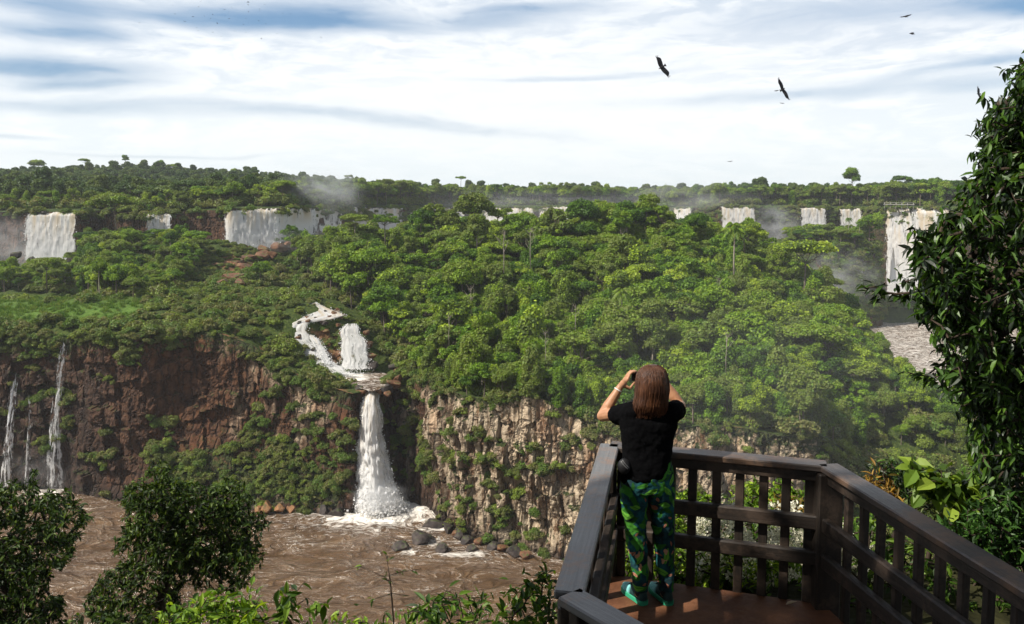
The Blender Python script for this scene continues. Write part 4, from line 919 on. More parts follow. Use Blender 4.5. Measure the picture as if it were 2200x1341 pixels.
# ------------------------------------------------------------------ stuff: instanced masses of leaves nobody could count
LIB = {}
def lib(name, me):
    o = bpy.data.objects.new(name, me); return o
def scatter(name, P, sc, idx, protos, upn=None, tilt=0.):
    P = np.asarray(P, float); n = len(P)
    me = mesh(name, P, attrs={'sc': np.asarray(sc, float)})
    a = me.attributes.new('pick', 'INT', 'POINT'); a.data.foreach_set('value', np.asarray(idx, np.int32))
    rot = np.zeros((n, 3)); rot[:, 2] = rng.uniform(0, 6.283, n); rot[:, 0] = rng.normal(size=n)*tilt; rot[:, 1] = rng.normal(size=n)*tilt
    a = me.attributes.new('turn', 'FLOAT_VECTOR', 'POINT'); a.data.foreach_set('vector', rot.astype(np.float32).ravel())
    o = link(name, me); o['kind'] = 'stuff'
    g = bpy.data.node_groups.new(name+'_nodes', 'GeometryNodeTree')
    g.interface.new_socket('Geometry', in_out='INPUT', socket_type='NodeSocketGeometry'); g.interface.new_socket('Geometry', in_out='OUTPUT', socket_type='NodeSocketGeometry')
    gi = g.nodes.new('NodeGroupInput'); go = g.nodes.new('NodeGroupOutput'); L = g.links.new
    gt = g.nodes.new('GeometryNodeGeometryToInstance')
    for m_ in reversed(protos):
        oi = g.nodes.new('GeometryNodeObjectInfo'); oi.inputs['Object'].default_value = m_; L(oi.outputs['Geometry'], gt.inputs[0])
    ip_ = g.nodes.new('GeometryNodeInstanceOnPoints'); ip_.inputs['Pick Instance'].default_value = True
    def na(k, ty):
        q = g.nodes.new('GeometryNodeInputNamedAttribute'); q.data_type = ty; q.inputs[0].default_value = k; return q.outputs[0]
    L(gi.outputs[0], ip_.inputs['Points']); L(gt.outputs[0], ip_.inputs['Instance']); L(na('pick', 'INT'), ip_.inputs['Instance Index'])
    e2r = g.nodes.new('FunctionNodeEulerToRotation'); L(na('turn', 'FLOAT_VECTOR'), e2r.inputs[0]); L(e2r.outputs[0], ip_.inputs['Rotation'])
    cb = g.nodes.new('ShaderNodeCombineXYZ'); s_ = na('sc', 'FLOAT')
    for i in range(3): L(s_, cb.inputs[i])
    L(cb.outputs[0], ip_.inputs['Scale']); L(ip_.outputs[0], go.inputs[0])
    md = o.modifiers.new('scatter', 'NODES'); md.node_group = g
    return o
whole = {k: [lib(k+'_source', p.both) for p in L] for k, L in PROTO.items()}
KO = ['round', 'ragged', 'umbrella', 'tall', 'draped', 'airy']; flat = []; off_ = {}
for k in KO: off_[k] = len(flat); flat += whole[k]
scatter('forest', [TREES[k][:3] for k in rest], [TREES[k][3] for k in rest], [off_[TREES[k][4]]+TREES[k][5] for k in rest], flat)
# far forest
far = []
for kind in ('round', 'ragged', 'ragged', 'ragged', 'umbrella', 'umbrella', 'tall', 'draped'):
    tr, (V, Q, lr) = make_tree(kind, 5., .74)
    tv, tq, tt, _ = tr.get(); k = len(tv)
    far.append(lib('far_tree_source', mesh('far_tree', np.concatenate([tv, V]), np.concatenate([tq, Q+k]), tt, [M_BARK_PALE if kind == 'tall' else M_BARK, M_LEAF_FAR], {'lr': np.concatenate([np.zeros(k), lr])}, midx=np.concatenate([np.zeros(len(tq)), np.ones(len(Q)), np.zeros(len(tt))]))))
n_ = 90000
d = 24+1500*rng.random(n_)**1.5; i = rng.integers(0, len(lu), n_); b_ = lip2[i]
x = b_[:, 0]+dirs[i, 0]*d; y = b_[:, 1]+dirs[i, 1]*d; z = plateau_z(x, y, d, b_[:, 2])
fu_, _ = uv_of(np.stack([x, y, z], 1)); ok = (fu_ > -120) & (fu_ < 2250)
FP = np.stack([x, y, z], 1)[ok]; fd = d[ok]; sp = 4.+fd*.0042; k_ = thin_out(FP, sp); FP = FP[k_]; fd = fd[k_]
scatter('far_forest', FP, rng.uniform(.5, .86, len(FP))*(1+.25*(rng.random(len(FP)) > .93)), rng.integers(0, len(far), len(FP)), far)
print('trees', len(TREES), 'individual', len(ind), 'far', len(FP))
# undergrowth on the island, on ledges and along the rims
shr = whole['shrub']
Pu, ii, jj = sample_grid(GP, 15000); uu_, vv_ = uv_of(Pu); okk = (inpoly(uu_, vv_, ISLAND) | inpoly(uu_, vv_, KNOLL)) & (Pu[:, 1] < 330)
shelf_ = inpoly(uu_, vv_, [(310, 640), (400, 600), (440, 520), (600, 520), (700, 650), (800, 700), (880, 790), (760, 838), (640, 800), (560, 730), (300, 716), (-60, 716), (-60, 690), (300, 690)]) & ~inpoly(uu_, vv_, [(600, 690), (700, 650), (720, 690), (660, 740), (740, 795), (800, 700), (860, 810), (800, 845), (700, 815), (630, 740)])
Pshelf = Pu[shelf_ & (rng.random(len(Pu)) < .8)]
Pu = Pu[okk][:3800]
PL, _, _ = sample_grid(ULP[-12:], 1500); lu_, _ = uv_of(PL); PL = PL[(lu_ > -80) & (lu_ < 2150)]
# cliff ledges
PC, ci_, cj_ = sample_grid(CLP, 14000); gg = CLG[ci_, cj_]; uc = u_all[cj_]
nz = fbm(PC[:, 0]*.13, PC[:, 1]*.13, PC[:, 2]*.13, 3, 303)
pk = (gg+.75*nz > np.where(uc < 780, .66, .60))
PC = PC[pk]; uc = uc[pk]; hr = PC[:, 2]
print('cliff plants', len(PC))
PB_ = []
for k in range(1100):
    a = random.uniform(0, 6.283); hh_ = random.random(); r = 1-.15*hh_; PB_.append((bl_c[0]-2+31*r*math.cos(a), 470+26*r*math.sin(a), -70+44*hh_))
PF = [(fb[0]-6+33*q*math.cos(a), fb[1]-12+15*q*math.sin(a), -63+1.5*(1-q)-6*max(0, q-.8)) for q, a in zip(np.sqrt(rng.random(260)), rng.uniform(0, 6.283, 260))]
Prim, rru, rrd = plateau_pts(1500, 34.); k_ = (rrd > 3) & (rru > -100) & (rru < 2150) & ~((rru > 45) & (rru < 190) & (rrd < 12)) & ~((rru > 470) & (rrd < 9)); Prim = Prim[k_]
alls = np.concatenate([Prim, Pshelf, Pu, PL, np.array(PB_), np.array(PF)]); sc_ = np.concatenate([rng.uniform(1.2, 2.6, len(Prim)), rng.uniform(.25, .75, len(Pshelf)), rng.uniform(.7, 1.5, len(Pu)), rng.uniform(.7, 1.5, len(PL)), rng.uniform(.9, 1.9, len(PB_)), rng.uniform(.8, 1.8, len(PF))])
scatter('undergrowth', alls, sc_, rng.integers(0, 4, len(alls)), shr, tilt=.15)
scatter('cliff_vegetation', PC, rng.uniform(.28, .9, len(PC))*np.where(uc > 1800, 1.35, 1.), rng.integers(0, 4, len(PC)), shr, tilt=.35)
# meadow grass: tufts of blades
def tuft_mesh():
    V = []; Q = []; lr = []; k = 0
    for i in range(46):
        a = random.uniform(0, 6.283); r = random.random()*.9; b = np.array([r*math.cos(a), r*math.sin(a), 0]); h = random.uniform(.4, .95); l = rng.normal(size=3)*.25; w_ = np.array([math.cos(a*3), math.sin(a*3), 0])*.05
        V += [b-w_, b+w_, b+l*.5+[0, 0, h*.6]+w_*.8, b+l+[0, 0, h]]; Q.append((k, k+1, k+2, k+3)); k += 4; lr += [random.random()]*4
    return mesh('grass_tuft', np.array(V), np.array(Q), None, [leaf_mat('meadow_grass', [(0., (.045, .100, .012)), (.5, (.085, .170, .020)), (.8, (.140, .200, .035)), (1., (.210, .210, .070))], trans=.35)], {'lr': lr})
PM, im_, jm_ = sample_grid(GP, 40000); mk = meadow[im_, jm_] > .25; PM = PM[mk][:3500]
scatter('grass', PM, rng.uniform(.6, 1.3, len(PM)), np.zeros(len(PM)), [lib('grass_source', tuft_mesh())], tilt=.1)
# shrubs one can tell apart: on the shelf, along the cliff edge
SH = []
def put_shrubs(poly, n, s0, s1, dm, per=None):
    q, _, _ = sample_grid(GP, 9000); a, b = uv_of(q); q = q[inpoly(a, b, poly)]; k = thin_out(q, np.full(len(q), dm)); q = q[k][:n]
    for p in q: SH.append((*p, random.uniform(s0, s1)))
put_shrubs([(310, 640), (400, 610), (450, 585), (600, 590), (650, 640), (620, 680), (600, 700), (560, 715), (480, 712), (320, 715), (300, 700)], 130, .6, 1.5, 2.5)
put_shrubs([(430, 590), (560, 590), (640, 560), (690, 640), (640, 650), (600, 600), (500, 620)], 40, .7, 1.7, 2.6)
put_shrubs([(-40, 690), (300, 690), (480, 700), (560, 725), (640, 790), (600, 785), (470, 722), (300, 722), (-40, 722)], 60, .8, 1.5, 2.6)
put_shrubs([(560, 720), (650, 745), (720, 810), (770, 838), (700, 830), (580, 770)], 40, .8, 1.5, 2.2)
put_shrubs([(690, 690), (740, 700), (735, 780), (700, 760)], 14, .5, 1., 2.)
put_shrubs([(0, 640), (300, 640), (310, 655), (0, 655)], 16, .8, 1.4, 3.)
put_shrubs([(380, 530), (440, 530), (440, 600), (400, 600)], 12, .8, 1.5, 3.)
put_shrubs([(800, 715), (870, 765), (905, 812), (960, 838), (900, 820), (840, 790)], 18, .9, 1.6, 2.2)
its = []
for (x, y, z, s) in SH:
    v_ = random.randrange(4); r = empty('shrub', (x, y, z-.15), random.uniform(0, 6.283)); r.scale = (s, s, s*random.uniform(.8, 1.15)); tag(r, 'x', 'shrub', 'shrubs over the rocky shelf')
    link('crown', PROTO['shrub'][v_].crown, r); link('stem', PROTO['shrub'][v_].trunk, r); its.append((r, 'shrub', v_, (x, y, z), s/y*F*3))
label_all(its, 'shrub')
print('shrubs', len(SH))
random.seed(21); rng = np.random.default_rng(21)
# ------------------------------------------------------------------ leaves seen one by one
def leaf_geo(P, D, N, ln, wd, droop=.25, fold=.25, tint=None):
    """lanceolate leaves: base points P, directions D, upper sides N"""
    n = len(P); D = unit(D); S = unit(np.cross(D, N)); N = np.cross(S, D)
    ln = np.broadcast_to(ln, (n,))[:, None]; wd = np.broadcast_to(wd, (n,))[:, None]; dr = np.broadcast_to(droop, (n,))[:, None]
    def at(t, s, up):
        return P+D*ln*t-N*ln*dr*t*t+S*wd*s*.5+N*wd*up
    V = np.stack([at(0, 0, 0), at(.3, -.85, fold), at(.3, 0, 0), at(.3, .85, fold), at(.62, -.8, fold), at(.62, 0, 0), at(.62, .8, fold), at(1., 0, 0)], 1).reshape(-1, 3)
    b = (np.arange(n)*8)[:, None]
    Q = np.concatenate([b+np.array([[1, 2, 5, 4]]), b+np.array([[2, 3, 6, 5]])]); T = np.concatenate([b+np.array([[0, 2, 1]]), b+np.array([[0, 3, 2]]), b+np.array([[4, 5, 7]]), b+np.array([[5, 6, 7]])])
    return V, Q, T, np.repeat(rng.random(n) if tint is None else tint, 8)
def foliage_mesh(name, parts, mat):
    V = []; Q = []; T = []; L = []; k = 0
    for v, q, t, l in parts: V.append(v); Q.append(q+k); T.append(t+k); L.append(l); k += len(v)
    return mesh(name, np.concatenate(V), np.concatenate(Q), np.concatenate(T), [mat], {'lr': np.concatenate(L)})
def skeleton(root, att, r_tip=.006, r_max=.14, seg=.35, sag=.0):
    """joins every tip to the nearest point already on the plant; returns nodes, parents, radii"""
    nodes = [np.asarray(r, float) for r in root]; par = [max(0, i-1) for i in range(len(root))]; par[0] = -1
    o = np.argsort(np.linalg.norm(att-nodes[-1], axis=1)); arr = np.zeros((200000, 3)); arr[:len(nodes)] = nodes; n = len(nodes); ends = []
    for k in o:
        a = att[k]; d = np.linalg.norm(arr[:n]-a, axis=1); j = int(np.argmin(d+ .0*np.arange(n)))
        m = max(1, int(d[j]/seg)); p0 = arr[j].copy(); prev = j; off = rng.normal(size=3)*d[j]*.09
        for i in range(1, m+1):
            t = i/m; arr[n] = p0*(1-t)+a*t+off*math.sin(t*math.pi)-np.array([0, 0, sag*math.sin(t*math.pi)*d[j]]); par.append(prev); prev = n; n += 1
        ends.append(prev)
    A = np.zeros(n)
    for e in ends: A[e] += 1.
    for i in range(n-1, 0, -1):
        if par[i] >= 0: A[par[i]] += A[i]
    r = r_tip*np.maximum(A, 1)**.44; return arr[:n].copy(), np.array(par), np.minimum(r, r_max), ends
def skel_mesh(name, nodes, par, r, mat, k=5):
    mb = MB(); kids = {}
    for i, p in enumerate(par): kids.setdefault(p, []).append(i)
    stack = [(0, None)]
    starts = [(0, [0])]
    while starts:
        i, ch = starts.pop()
        while True:
            c = kids.get(i, [])
            if not c: break
            c = sorted(c, key=lambda q: -r[q])
            for q in c[1:]: starts.append((q, [i, q]))
            ch.append(c[0]); i = c[0]
        if len(ch) > 1: mb.tube(nodes[ch], np.concatenate([[min(r[ch[0]], r[ch[1]]*1.3)], r[ch[1:]]]), k, cap=False)
    return mb.mesh(name, [mat], True)
def sprays(tips, nodes, par, ends, per, ln, asp, spread, droop, out=.6, alt=True):
    """a spray of leaves round every tip, pointing on along its twig"""
    P = []; D = []; N = []; Lx = []
    for e in ends:
        a = nodes[e]; b = nodes[par[e]] if par[e] >= 0 else a-[0, 0, .1]; d = unit(a-b); g = per if np.isscalar(per) else random.randint(*per)
        for q in range(g):
            t = random.random(); p = a-d*spread*t+rng.normal(size=3)*.012; dd = d*(.55+.5*(1-t))+rng.normal(size=3)*out; dd[2] -= droop
            P.append(p); D.append(dd); N.append(np.array([0, 0, 1.])+rng.normal(size=3)*.45); Lx.append(ln*random.uniform(.6, 1.2))
    Lx = np.array(Lx)
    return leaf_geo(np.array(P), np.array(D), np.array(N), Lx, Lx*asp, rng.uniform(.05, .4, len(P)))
def poly_points(poly, n, y0, y1, dens=None):
    poly = np.asarray(poly, float); lo, hi = poly.min(0), poly.max(0); out = []
    while sum(map(len, out)) < n:
        q = lo+(hi-lo)*rng.random((n*2, 2)); q = q[inpoly(q[:, 0], q[:, 1], poly)]
        if dens is not None: q = q[rng.random(len(q)) < dens(q)]
        out.append(q)
    q = np.concatenate(out)[:n]; Y = y0+(y1-y0)*rng.random(n)
    return pt(q[:, 0], q[:, 1], Y)
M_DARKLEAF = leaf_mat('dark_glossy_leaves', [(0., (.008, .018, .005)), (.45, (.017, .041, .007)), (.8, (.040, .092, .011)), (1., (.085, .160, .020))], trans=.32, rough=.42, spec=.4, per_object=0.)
M_MIDLEAF = leaf_mat('sapling_leaves', [(0., (.022, .055, .008)), (.5, (.050, .110, .012)), (1., (.125, .200, .025))], trans=.38, rough=.45, per_object=0.)
M_BRIGHTLEAF = leaf_mat('bright_leaves', [(0., (.050, .110, .012)), (.5, (.115, .215, .018)), (1., (.240, .340, .032))], trans=.4, rough=.45, per_object=0.)
M_ORANGELEAF = leaf_mat('orange_young_leaves', [(0., (.12, .10, .02)), (.5, (.24, .14, .025)), (1., (.34, .21, .04))], trans=.4, rough=.5, per_object=0., trcol=(1.2, .9, .5))
M_HEARTLEAF = leaf_mat('broad_heart_leaves', [(0., (.040, .085, .010)), (.6, (.110, .190, .020)), (1., (.200, .270, .035))], trans=.4, rough=.45, per_object=0.)
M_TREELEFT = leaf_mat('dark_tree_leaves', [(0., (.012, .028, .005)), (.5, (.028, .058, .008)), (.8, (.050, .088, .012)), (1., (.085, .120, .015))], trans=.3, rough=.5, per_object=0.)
def leafy(name, label, cat, root, att, mat, per, ln, asp, spread, droop, bark=M_BARK_DARK, group=None, out=.6, r_max=.14, r_tip=.005, seg=.35, parts=('trunk', 'crown')):
    nodes, par, r, ends = skeleton(root, att, r_tip, r_max, seg)
    o = empty(name, root[0]); tag(o, label, cat, group)
    base_ = np.asarray(root[0], float)
    a = link(parts[0], skel_mesh(name+'_'+parts[0], nodes-base_, par, r, bark), o)
    b = link(parts[1], foliage_mesh(name+'_'+parts[1], [sprays(None, nodes-base_, par, ends, per, ln, asp, spread, droop, out)], mat), o)
    return o, nodes, par, ends
# big dark tree at the side of the platform
RT = [(2260, 90), (2200, 130), (2192, 190), (2172, 212), (2125, 240), (2100, 268), (2118, 305), (2096, 338), (2078, 366), (2092, 398), (2046, 420), (2040, 452), (1992, 492), (1965, 508), (1978, 540), (1952, 566), (1936, 598), (1932, 622), (1970, 646), (1958, 684), (1990, 728), (2022, 758), (2008, 790), (1972, 796), (2026, 830), (2046, 872), (2082, 905), (2104, 945), (2112, 1000), (2138, 1060), (2142, 1110), (2200, 1180), (2480, 1200), (2480, 60)]
att = np.concatenate([poly_points(RT, 1050, 6., 8.2, lambda q: .25+.75*np.clip((q[:, 0]-1900)/150, 0, 1)), poly_points([(1960, 540), (2100, 430), (2300, 300), (2300, 1000), (2100, 900), (2000, 680)], 300, 5.6, 6.6), poly_points([(1960, 540), (2040, 480), (2080, 600), (2080, 760), (2010, 720), (1965, 640)], 160, 6., 7.2), poly_points([(2020, 800), (2200, 800), (2200, 1080), (2110, 1060), (2090, 920)], 180, 6., 7.), poly_points([(2200, 130), (2180, 200), (2130, 245), (2105, 270), (2120, 340), (2100, 370), (2100, 410), (2240, 420), (2240, 130)], 260, 6., 7.2), pt(np.array([1850, 1862, 1880, 1900, 1925]), np.array([612, 620, 616, 628, 632]), np.full(5, 6.5)), pt(np.array([1950, 1965, 1990, 2188, 2196, 2200]), np.array([800, 805, 808, 140, 150, 170]), np.full(6, 6.8))])
root = [np.array([5.2, 7.4, -4.6]), np.array([5.1, 7.3, -3.]), np.array([5., 7.2, -1.5]), np.array([4.9, 7.1, -.2]), np.array([4.9, 7., 1.])]
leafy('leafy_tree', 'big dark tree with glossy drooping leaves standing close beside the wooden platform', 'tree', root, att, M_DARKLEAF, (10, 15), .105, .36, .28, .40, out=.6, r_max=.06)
# trees below the viewpoint, in front of the river
TA = [(-200, 1030), (0, 1040), (40, 1032), (90, 1056), (150, 1052), (190, 1085), (200, 1112), (160, 1165), (150, 1205), (112, 1232), (98, 1262), (130, 1300), (160, 1360), (150, 1420), (-200, 1420)]
att = np.concatenate([poly_points(TA, 1200, 11.5, 14.), poly_points([(60, 1030), (70, 1000), (78, 1015), (70, 1050)], 6, 12.5, 12.8)])
g0 = pt(-40, 1560, 13.)
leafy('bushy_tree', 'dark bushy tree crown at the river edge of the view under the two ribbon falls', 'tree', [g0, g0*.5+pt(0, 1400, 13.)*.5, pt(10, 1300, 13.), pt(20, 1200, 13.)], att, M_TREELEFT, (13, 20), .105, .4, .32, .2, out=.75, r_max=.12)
TB = [(268, 1052), (300, 1020), (330, 1000), (345, 988), (368, 1018), (400, 1030), (440, 1040), (470, 1062), (482, 1022), (520, 1034), (548, 1075), (572, 1105), (580, 1132), (560, 1155), (572, 1205), (545, 1255), (480, 1275), (400, 1262), (392, 1341), (380, 1400), (232, 1400), (190, 1312), (182, 1288), (238, 1215), (244, 1160), (268, 1130), (262, 1085)]
att = np.concatenate([poly_points(TB, 1000, 14.5, 17.), poly_points([(290, 1060), (350, 1020), (520, 1080), (550, 1180), (480, 1240), (300, 1230)], 300, 14.5, 16.)])
g0 = pt(330, 1600, 15.7)
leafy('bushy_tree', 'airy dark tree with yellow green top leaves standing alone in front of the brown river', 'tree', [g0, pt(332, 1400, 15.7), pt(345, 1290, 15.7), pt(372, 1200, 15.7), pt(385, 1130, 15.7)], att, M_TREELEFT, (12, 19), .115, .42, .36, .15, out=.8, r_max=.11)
def sapling(label, tips, foot, mat, per, ln, asp, droop=.5, line=None, spread=.35, name='sapling', cat='plant', group='saplings on the bank under the viewpoint', out=.7, seg=.2, r_tip=.004):
    foot = np.asarray(foot, float); top_ = tips.mean(0)
    return leafy(name, label, cat, [foot, foot*.6+top_*.4-[0, 0, .1]] if line is None else line, tips, mat, per, ln, asp, spread, droop, group=group, out=out, r_max=.014, r_tip=r_tip*.5, seg=seg, parts=('stem', 'foliage'))
def tips_at(L, Y, jit=.08):
    L = np.asarray(L, float); Yv = Y+rng.normal(size=len(L))*jit; return pt(L[:, 0], L[:, 1], Yv)
def rnd_tips(poly, n, Y, dy=.3): return poly_points(poly, n, Y-dy, Y+dy)
sapling('sapling with large drooping dark leaves in front of the river, nearest the airy dark tree', tips_at([(600, 1262), (612, 1278), (625, 1255), (640, 1268), (655, 1250), (660, 1285), (690, 1300), (706, 1290), (630, 1300), (612, 1318)], 5.2), pt(640, 1560, 5.2), M_MIDLEAF, (4, 7), .105, .42, .9, None, .2)
sapling('bright lime leaved sapling with upright shoots in front of the airy dark tree', np.concatenate([tips_at([(545, 1250), (560, 1262), (500, 1285), (480, 1300), (530, 1290), (560, 1300), (450, 1290), (430, 1318), (400, 1300), (470, 1280), (515, 1275)], 5.6), rnd_tips([(300, 1335), (400, 1290), (470, 1268), (560, 1280), (590, 1345), (300, 1390)], 150, 5.6)]), pt(480, 1600, 5.6), M_BRIGHTLEAF, (4, 7), .085, .45, .35)
sapling('thin bare stemmed sapling with tiny leaf tufts rising before the brown water', tips_at([(828, 1188), (832, 1200), (838, 1235), (826, 1240), (870, 1228), (905, 1222), (842, 1275), (880, 1280), (770, 1215), (795, 1290)], 5.), pt(850, 1560, 5.), M_MIDLEAF, (2, 4), .045, .4, .2, [pt(u, v, 5.) for u, v in ((860, 1560), (852, 1400), (845, 1330), (842, 1290), (838, 1250), (834, 1220), (831, 1200))], .06)
sapling('leafy sapling with long narrow leaves low in front of the river rocks', np.concatenate([rnd_tips([(870, 1300), (900, 1265), (980, 1255), (1030, 1270), (1060, 1310), (1060, 1380), (870, 1380)], 60, 4.8)]), pt(960, 1580, 4.8), M_MIDLEAF, (4, 7), .10, .3, .35)
sapling('dense green sapling beside the lower end of the grey railing', rnd_tips([(1075, 1330), (1100, 1265), (1150, 1240), (1170, 1200), (1195, 1210), (1205, 1260), (1230, 1320), (1230, 1400), (1075, 1400)], 90, 4.7), pt(1160, 1560, 4.7), M_MIDLEAF, (5, 8), .075, .42, .3)
sapling('low tangle of small leaved stems at the bottom of the river bank', rnd_tips([(590, 1345), (720, 1320), (880, 1335), (1080, 1325), (1080, 1400), (590, 1400)], 110, 5.4), pt(820, 1600, 5.4), M_BRIGHTLEAF, (4, 6), .07, .4, .3)
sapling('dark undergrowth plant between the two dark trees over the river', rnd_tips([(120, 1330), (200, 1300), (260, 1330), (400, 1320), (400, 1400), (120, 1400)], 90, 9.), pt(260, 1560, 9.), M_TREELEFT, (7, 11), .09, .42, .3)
# bushes beyond the railing
def bush(label, poly, n, Y, dy, foot, mat, per, ln, asp, droop=.2, name='bush', group='bushes behind the railing', out=.75):
    tips = poly_points(poly, n, Y-dy, Y+dy)
    return leafy(name, label, 'bush', [np.asarray(foot, float), np.asarray(foot, float)*.6+tips.mean(0)*.4], tips, mat, per, ln, asp, .22, droop, group=group, out=out, r_max=.04, r_tip=.004, seg=.2, parts=('stem', 'foliage'))
bush('bright green bush seen through the railing beside the legs of the woman', [(1280, 1110), (1335, 1060), (1400, 1050), (1470, 1040), (1540, 1070), (1560, 1260), (1280, 1275)], 330, 7., .5, (1.5, 7.2, -3.6), M_BRIGHTLEAF, (7, 11), .075, .4)
fb_o, fn_, fp_, fe_ = bush('flowering bush with white blossom spikes behind the middle balusters', [(1470, 1120), (1540, 1085), (1640, 1095), (1760, 1100), (1900, 1130), (1960, 1330), (1470, 1290)], 420, 6.9, .5, (2.4, 7.2, -3.6), M_MIDLEAF, (6, 9), .085, .36)
bush('yellow green bush just under the top rail by the far corner post', [(1560, 1060), (1620, 1022), (1700, 1030), (1760, 1045), (1770, 1110), (1560, 1110)], 170, 7.7, .4, (2.4, 7.9, -3.8), M_BRIGHTLEAF, (6, 9), .075, .42)
bush('young orange leaved shoots next to the far corner post', [(1665, 1062), (1690, 1050), (1720, 1062), (1720, 1092), (1680, 1095)], 22, 7.3, .2, (2.5, 7.5, -3.7), M_ORANGELEAF, (5, 7), .085, .3, .7)
bush('bush with hanging orange leaves above the sloping right rail', [(1862, 1010), (1885, 990), (1905, 1010), (1912, 1050), (1950, 1060), (1968, 1085), (1940, 1100), (1895, 1070), (1870, 1050)], 60, 7.2, .3, (3.6, 7.5, -3.8), M_ORANGELEAF, (4, 7), .10, .25, .9)
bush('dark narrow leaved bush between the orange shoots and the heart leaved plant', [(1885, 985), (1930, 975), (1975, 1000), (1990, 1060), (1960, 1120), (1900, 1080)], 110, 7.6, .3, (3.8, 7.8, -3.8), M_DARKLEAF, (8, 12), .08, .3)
bush('plant with large heart shaped light leaves above the right rail', [(1950, 1000), (1975, 990), (2020, 1010), (2080, 1030), (2110, 990), (2130, 1040), (2120, 1080), (2060, 1090), (1970, 1040)], 60, 6.6, .3, (3.6, 6.9, -3.7), M_HEARTLEAF, (3, 5), .15, .75, .55, name='heart_leaf_plant')
bush('grey green feathery bush under the heart leaved plant', [(1930, 1100), (1990, 1060), (2060, 1075), (2080, 1130), (2020, 1150)], 90, 6.8, .25, (3.5, 7., -3.7), leaf_mat('greygreen_leaves', [(0., (.05, .075, .02)), (1., (.14, .17, .06))], per_object=0.), (6, 9), .075, .28)
bush('dark leafy bush filling the corner below the big dark tree', [(2030, 1120), (2080, 1080), (2140, 1060), (2320, 1080), (2320, 1290), (2200, 1260), (2100, 1180)], 420, 6.2, .4, (3.9, 6.5, -3.7), leaf_mat('deep_green_leaves', [(0., (.016, .045, .008)), (.6, (.032, .085, .012)), (1., (.06, .13, .02))], per_object=0., rough=.45), (7, 11), .095, .34)
bush('shaded bush seen through the right hand balusters', [(1780, 1130), (1900, 1090), (2060, 1160), (2320, 1280), (2320, 1500), (1780, 1400)], 420, 6., .5, (3.2, 6.2, -3.7), M_MIDLEAF, (6, 9), .085, .36)
bush('low bright ground plants along the outer edge of the platform', [(1290, 1180), (1760, 1190), (1775, 1300), (1290, 1290)], 300, 6.05, .22, (2., 6.2, -3.4), M_BRIGHTLEAF, (6, 10), .075, .42)
# white blossom spikes, parts of the flowering bush
M_BLOSSOM = leaf_mat('white_blossom', [(0., (.55, .52, .36)), (1., (.80, .78, .66))], trans=.35, rough=.7, spec=.1, per_object=0., trcol=(1., 1., .9))
sp_m = []
for i in range(3):
    mb = MB(); t = np.linspace(0, 1, 5)
    n_ = 46; tt = rng.random(n_); a = rng.uniform(0, 6.283, n_); P_ = np.stack([.022*np.cos(a)*(1-tt*.6), .022*np.sin(a)*(1-tt*.6), tt*.15], 1)
    v, q, t_, l = leaf_geo(P_, np.stack([np.cos(a), np.sin(a), .6+0*a], 1), np.stack([0*a, 0*a, 1+0*a], 1), .03, .016, .2)
    sp_m.append(mesh('blossom', v, q, t_, [M_BLOSSOM], {'lr': l}))
bb = poly_points([(1480, 1130), (1560, 1100), (1650, 1110), (1760, 1120), (1860, 1150), (1900, 1270), (1480, 1275)], 150, 5.75, 6.5)
for p in bb:
    o = link('blossom', sp_m[random.randrange(3)], fb_o, Vector(p)-fb_o.location); o.rotation_euler = (random.uniform(-1.4, .5), random.uniform(-1., 1.), random.uniform(0, 6)); o.scale = (random.uniform(.8, 1.3),)*3
# the bank on this side
def bank_z(x, y):
    deckside = 1/(1+np.exp(-(x-.15+0*y)*3.)); a = -1.75-.78*np.maximum(y, -3)-.1*np.maximum(-y-3, -0.); b = -3.0-np.maximum(0, y-6.3)*.62
    return np.maximum(a*(1-deckside)+b*deckside, -1.75-.72*(y+6))
bx, by = np.meshgrid(np.concatenate([np.linspace(-120, -12, 30), np.linspace(-11, 14, 70), np.linspace(16, 120, 30)]), np.concatenate([np.linspace(-60, -5, 20), np.linspace(-4, 14, 60), np.linspace(15, 108, 50)]))
bz = bank_z(bx, by); bz = np.where(by < 0, np.maximum(bz, -1.8+0*by)*(by > -3)+(by <= -3)*(-1.8+.1*(-by-3)), bz)
bz = np.maximum(bz+.12*fbm(bx*.8, by*.8, 0, 3, 400), ZW-1)
M_SOIL = plain_green('bank_soil', [(.3, (.010, .010, .005)), (.5, (.028, .028, .010)), (.75, (.05, .045, .02))])
tag(link('ground', mesh('ground', np.stack([bx, by, bz], -1).reshape(-1, 3), grid_quads(bx.shape[0], bx.shape[1]), None, [M_SOIL], smooth=True)), kind='structure')
# unseen trees added behind and over the viewpoint to shade the platform
for i, (x, y, z, s, lab) in enumerate([(-3.2, -2.5, -3.4, .82, 'unseen shade tree added nearest the viewpoint'), (-1.5, -3.6, -2.6, 1.05, 'unseen shade tree added close behind the viewpoint'), (4.2, -2.6, -2.8, 1.1, 'unseen tree added to shade the platform from behind'), (-9, -6, -3, 1.1, 'unseen shade tree added off to the left of the viewpoint'), (8.5, 1., -3.2, 1.2, 'unseen shade tree added beyond the far side of the platform'), (-6, -9, -2, 1.3, 'first unseen shade tree added well behind the viewpoint'), (4, -10, -2, 1.3, 'second unseen shade tree added well behind the viewpoint'), (-13, -15, -2, 1.2, 'third unseen shade tree added well behind the viewpoint')]):
    tree('unseen_shade_tree', 'round', i % len(PROTO['round']), (x, y, z), s*1.15, s, lab, 'unseen trees added to shade the platform', i*1.3)
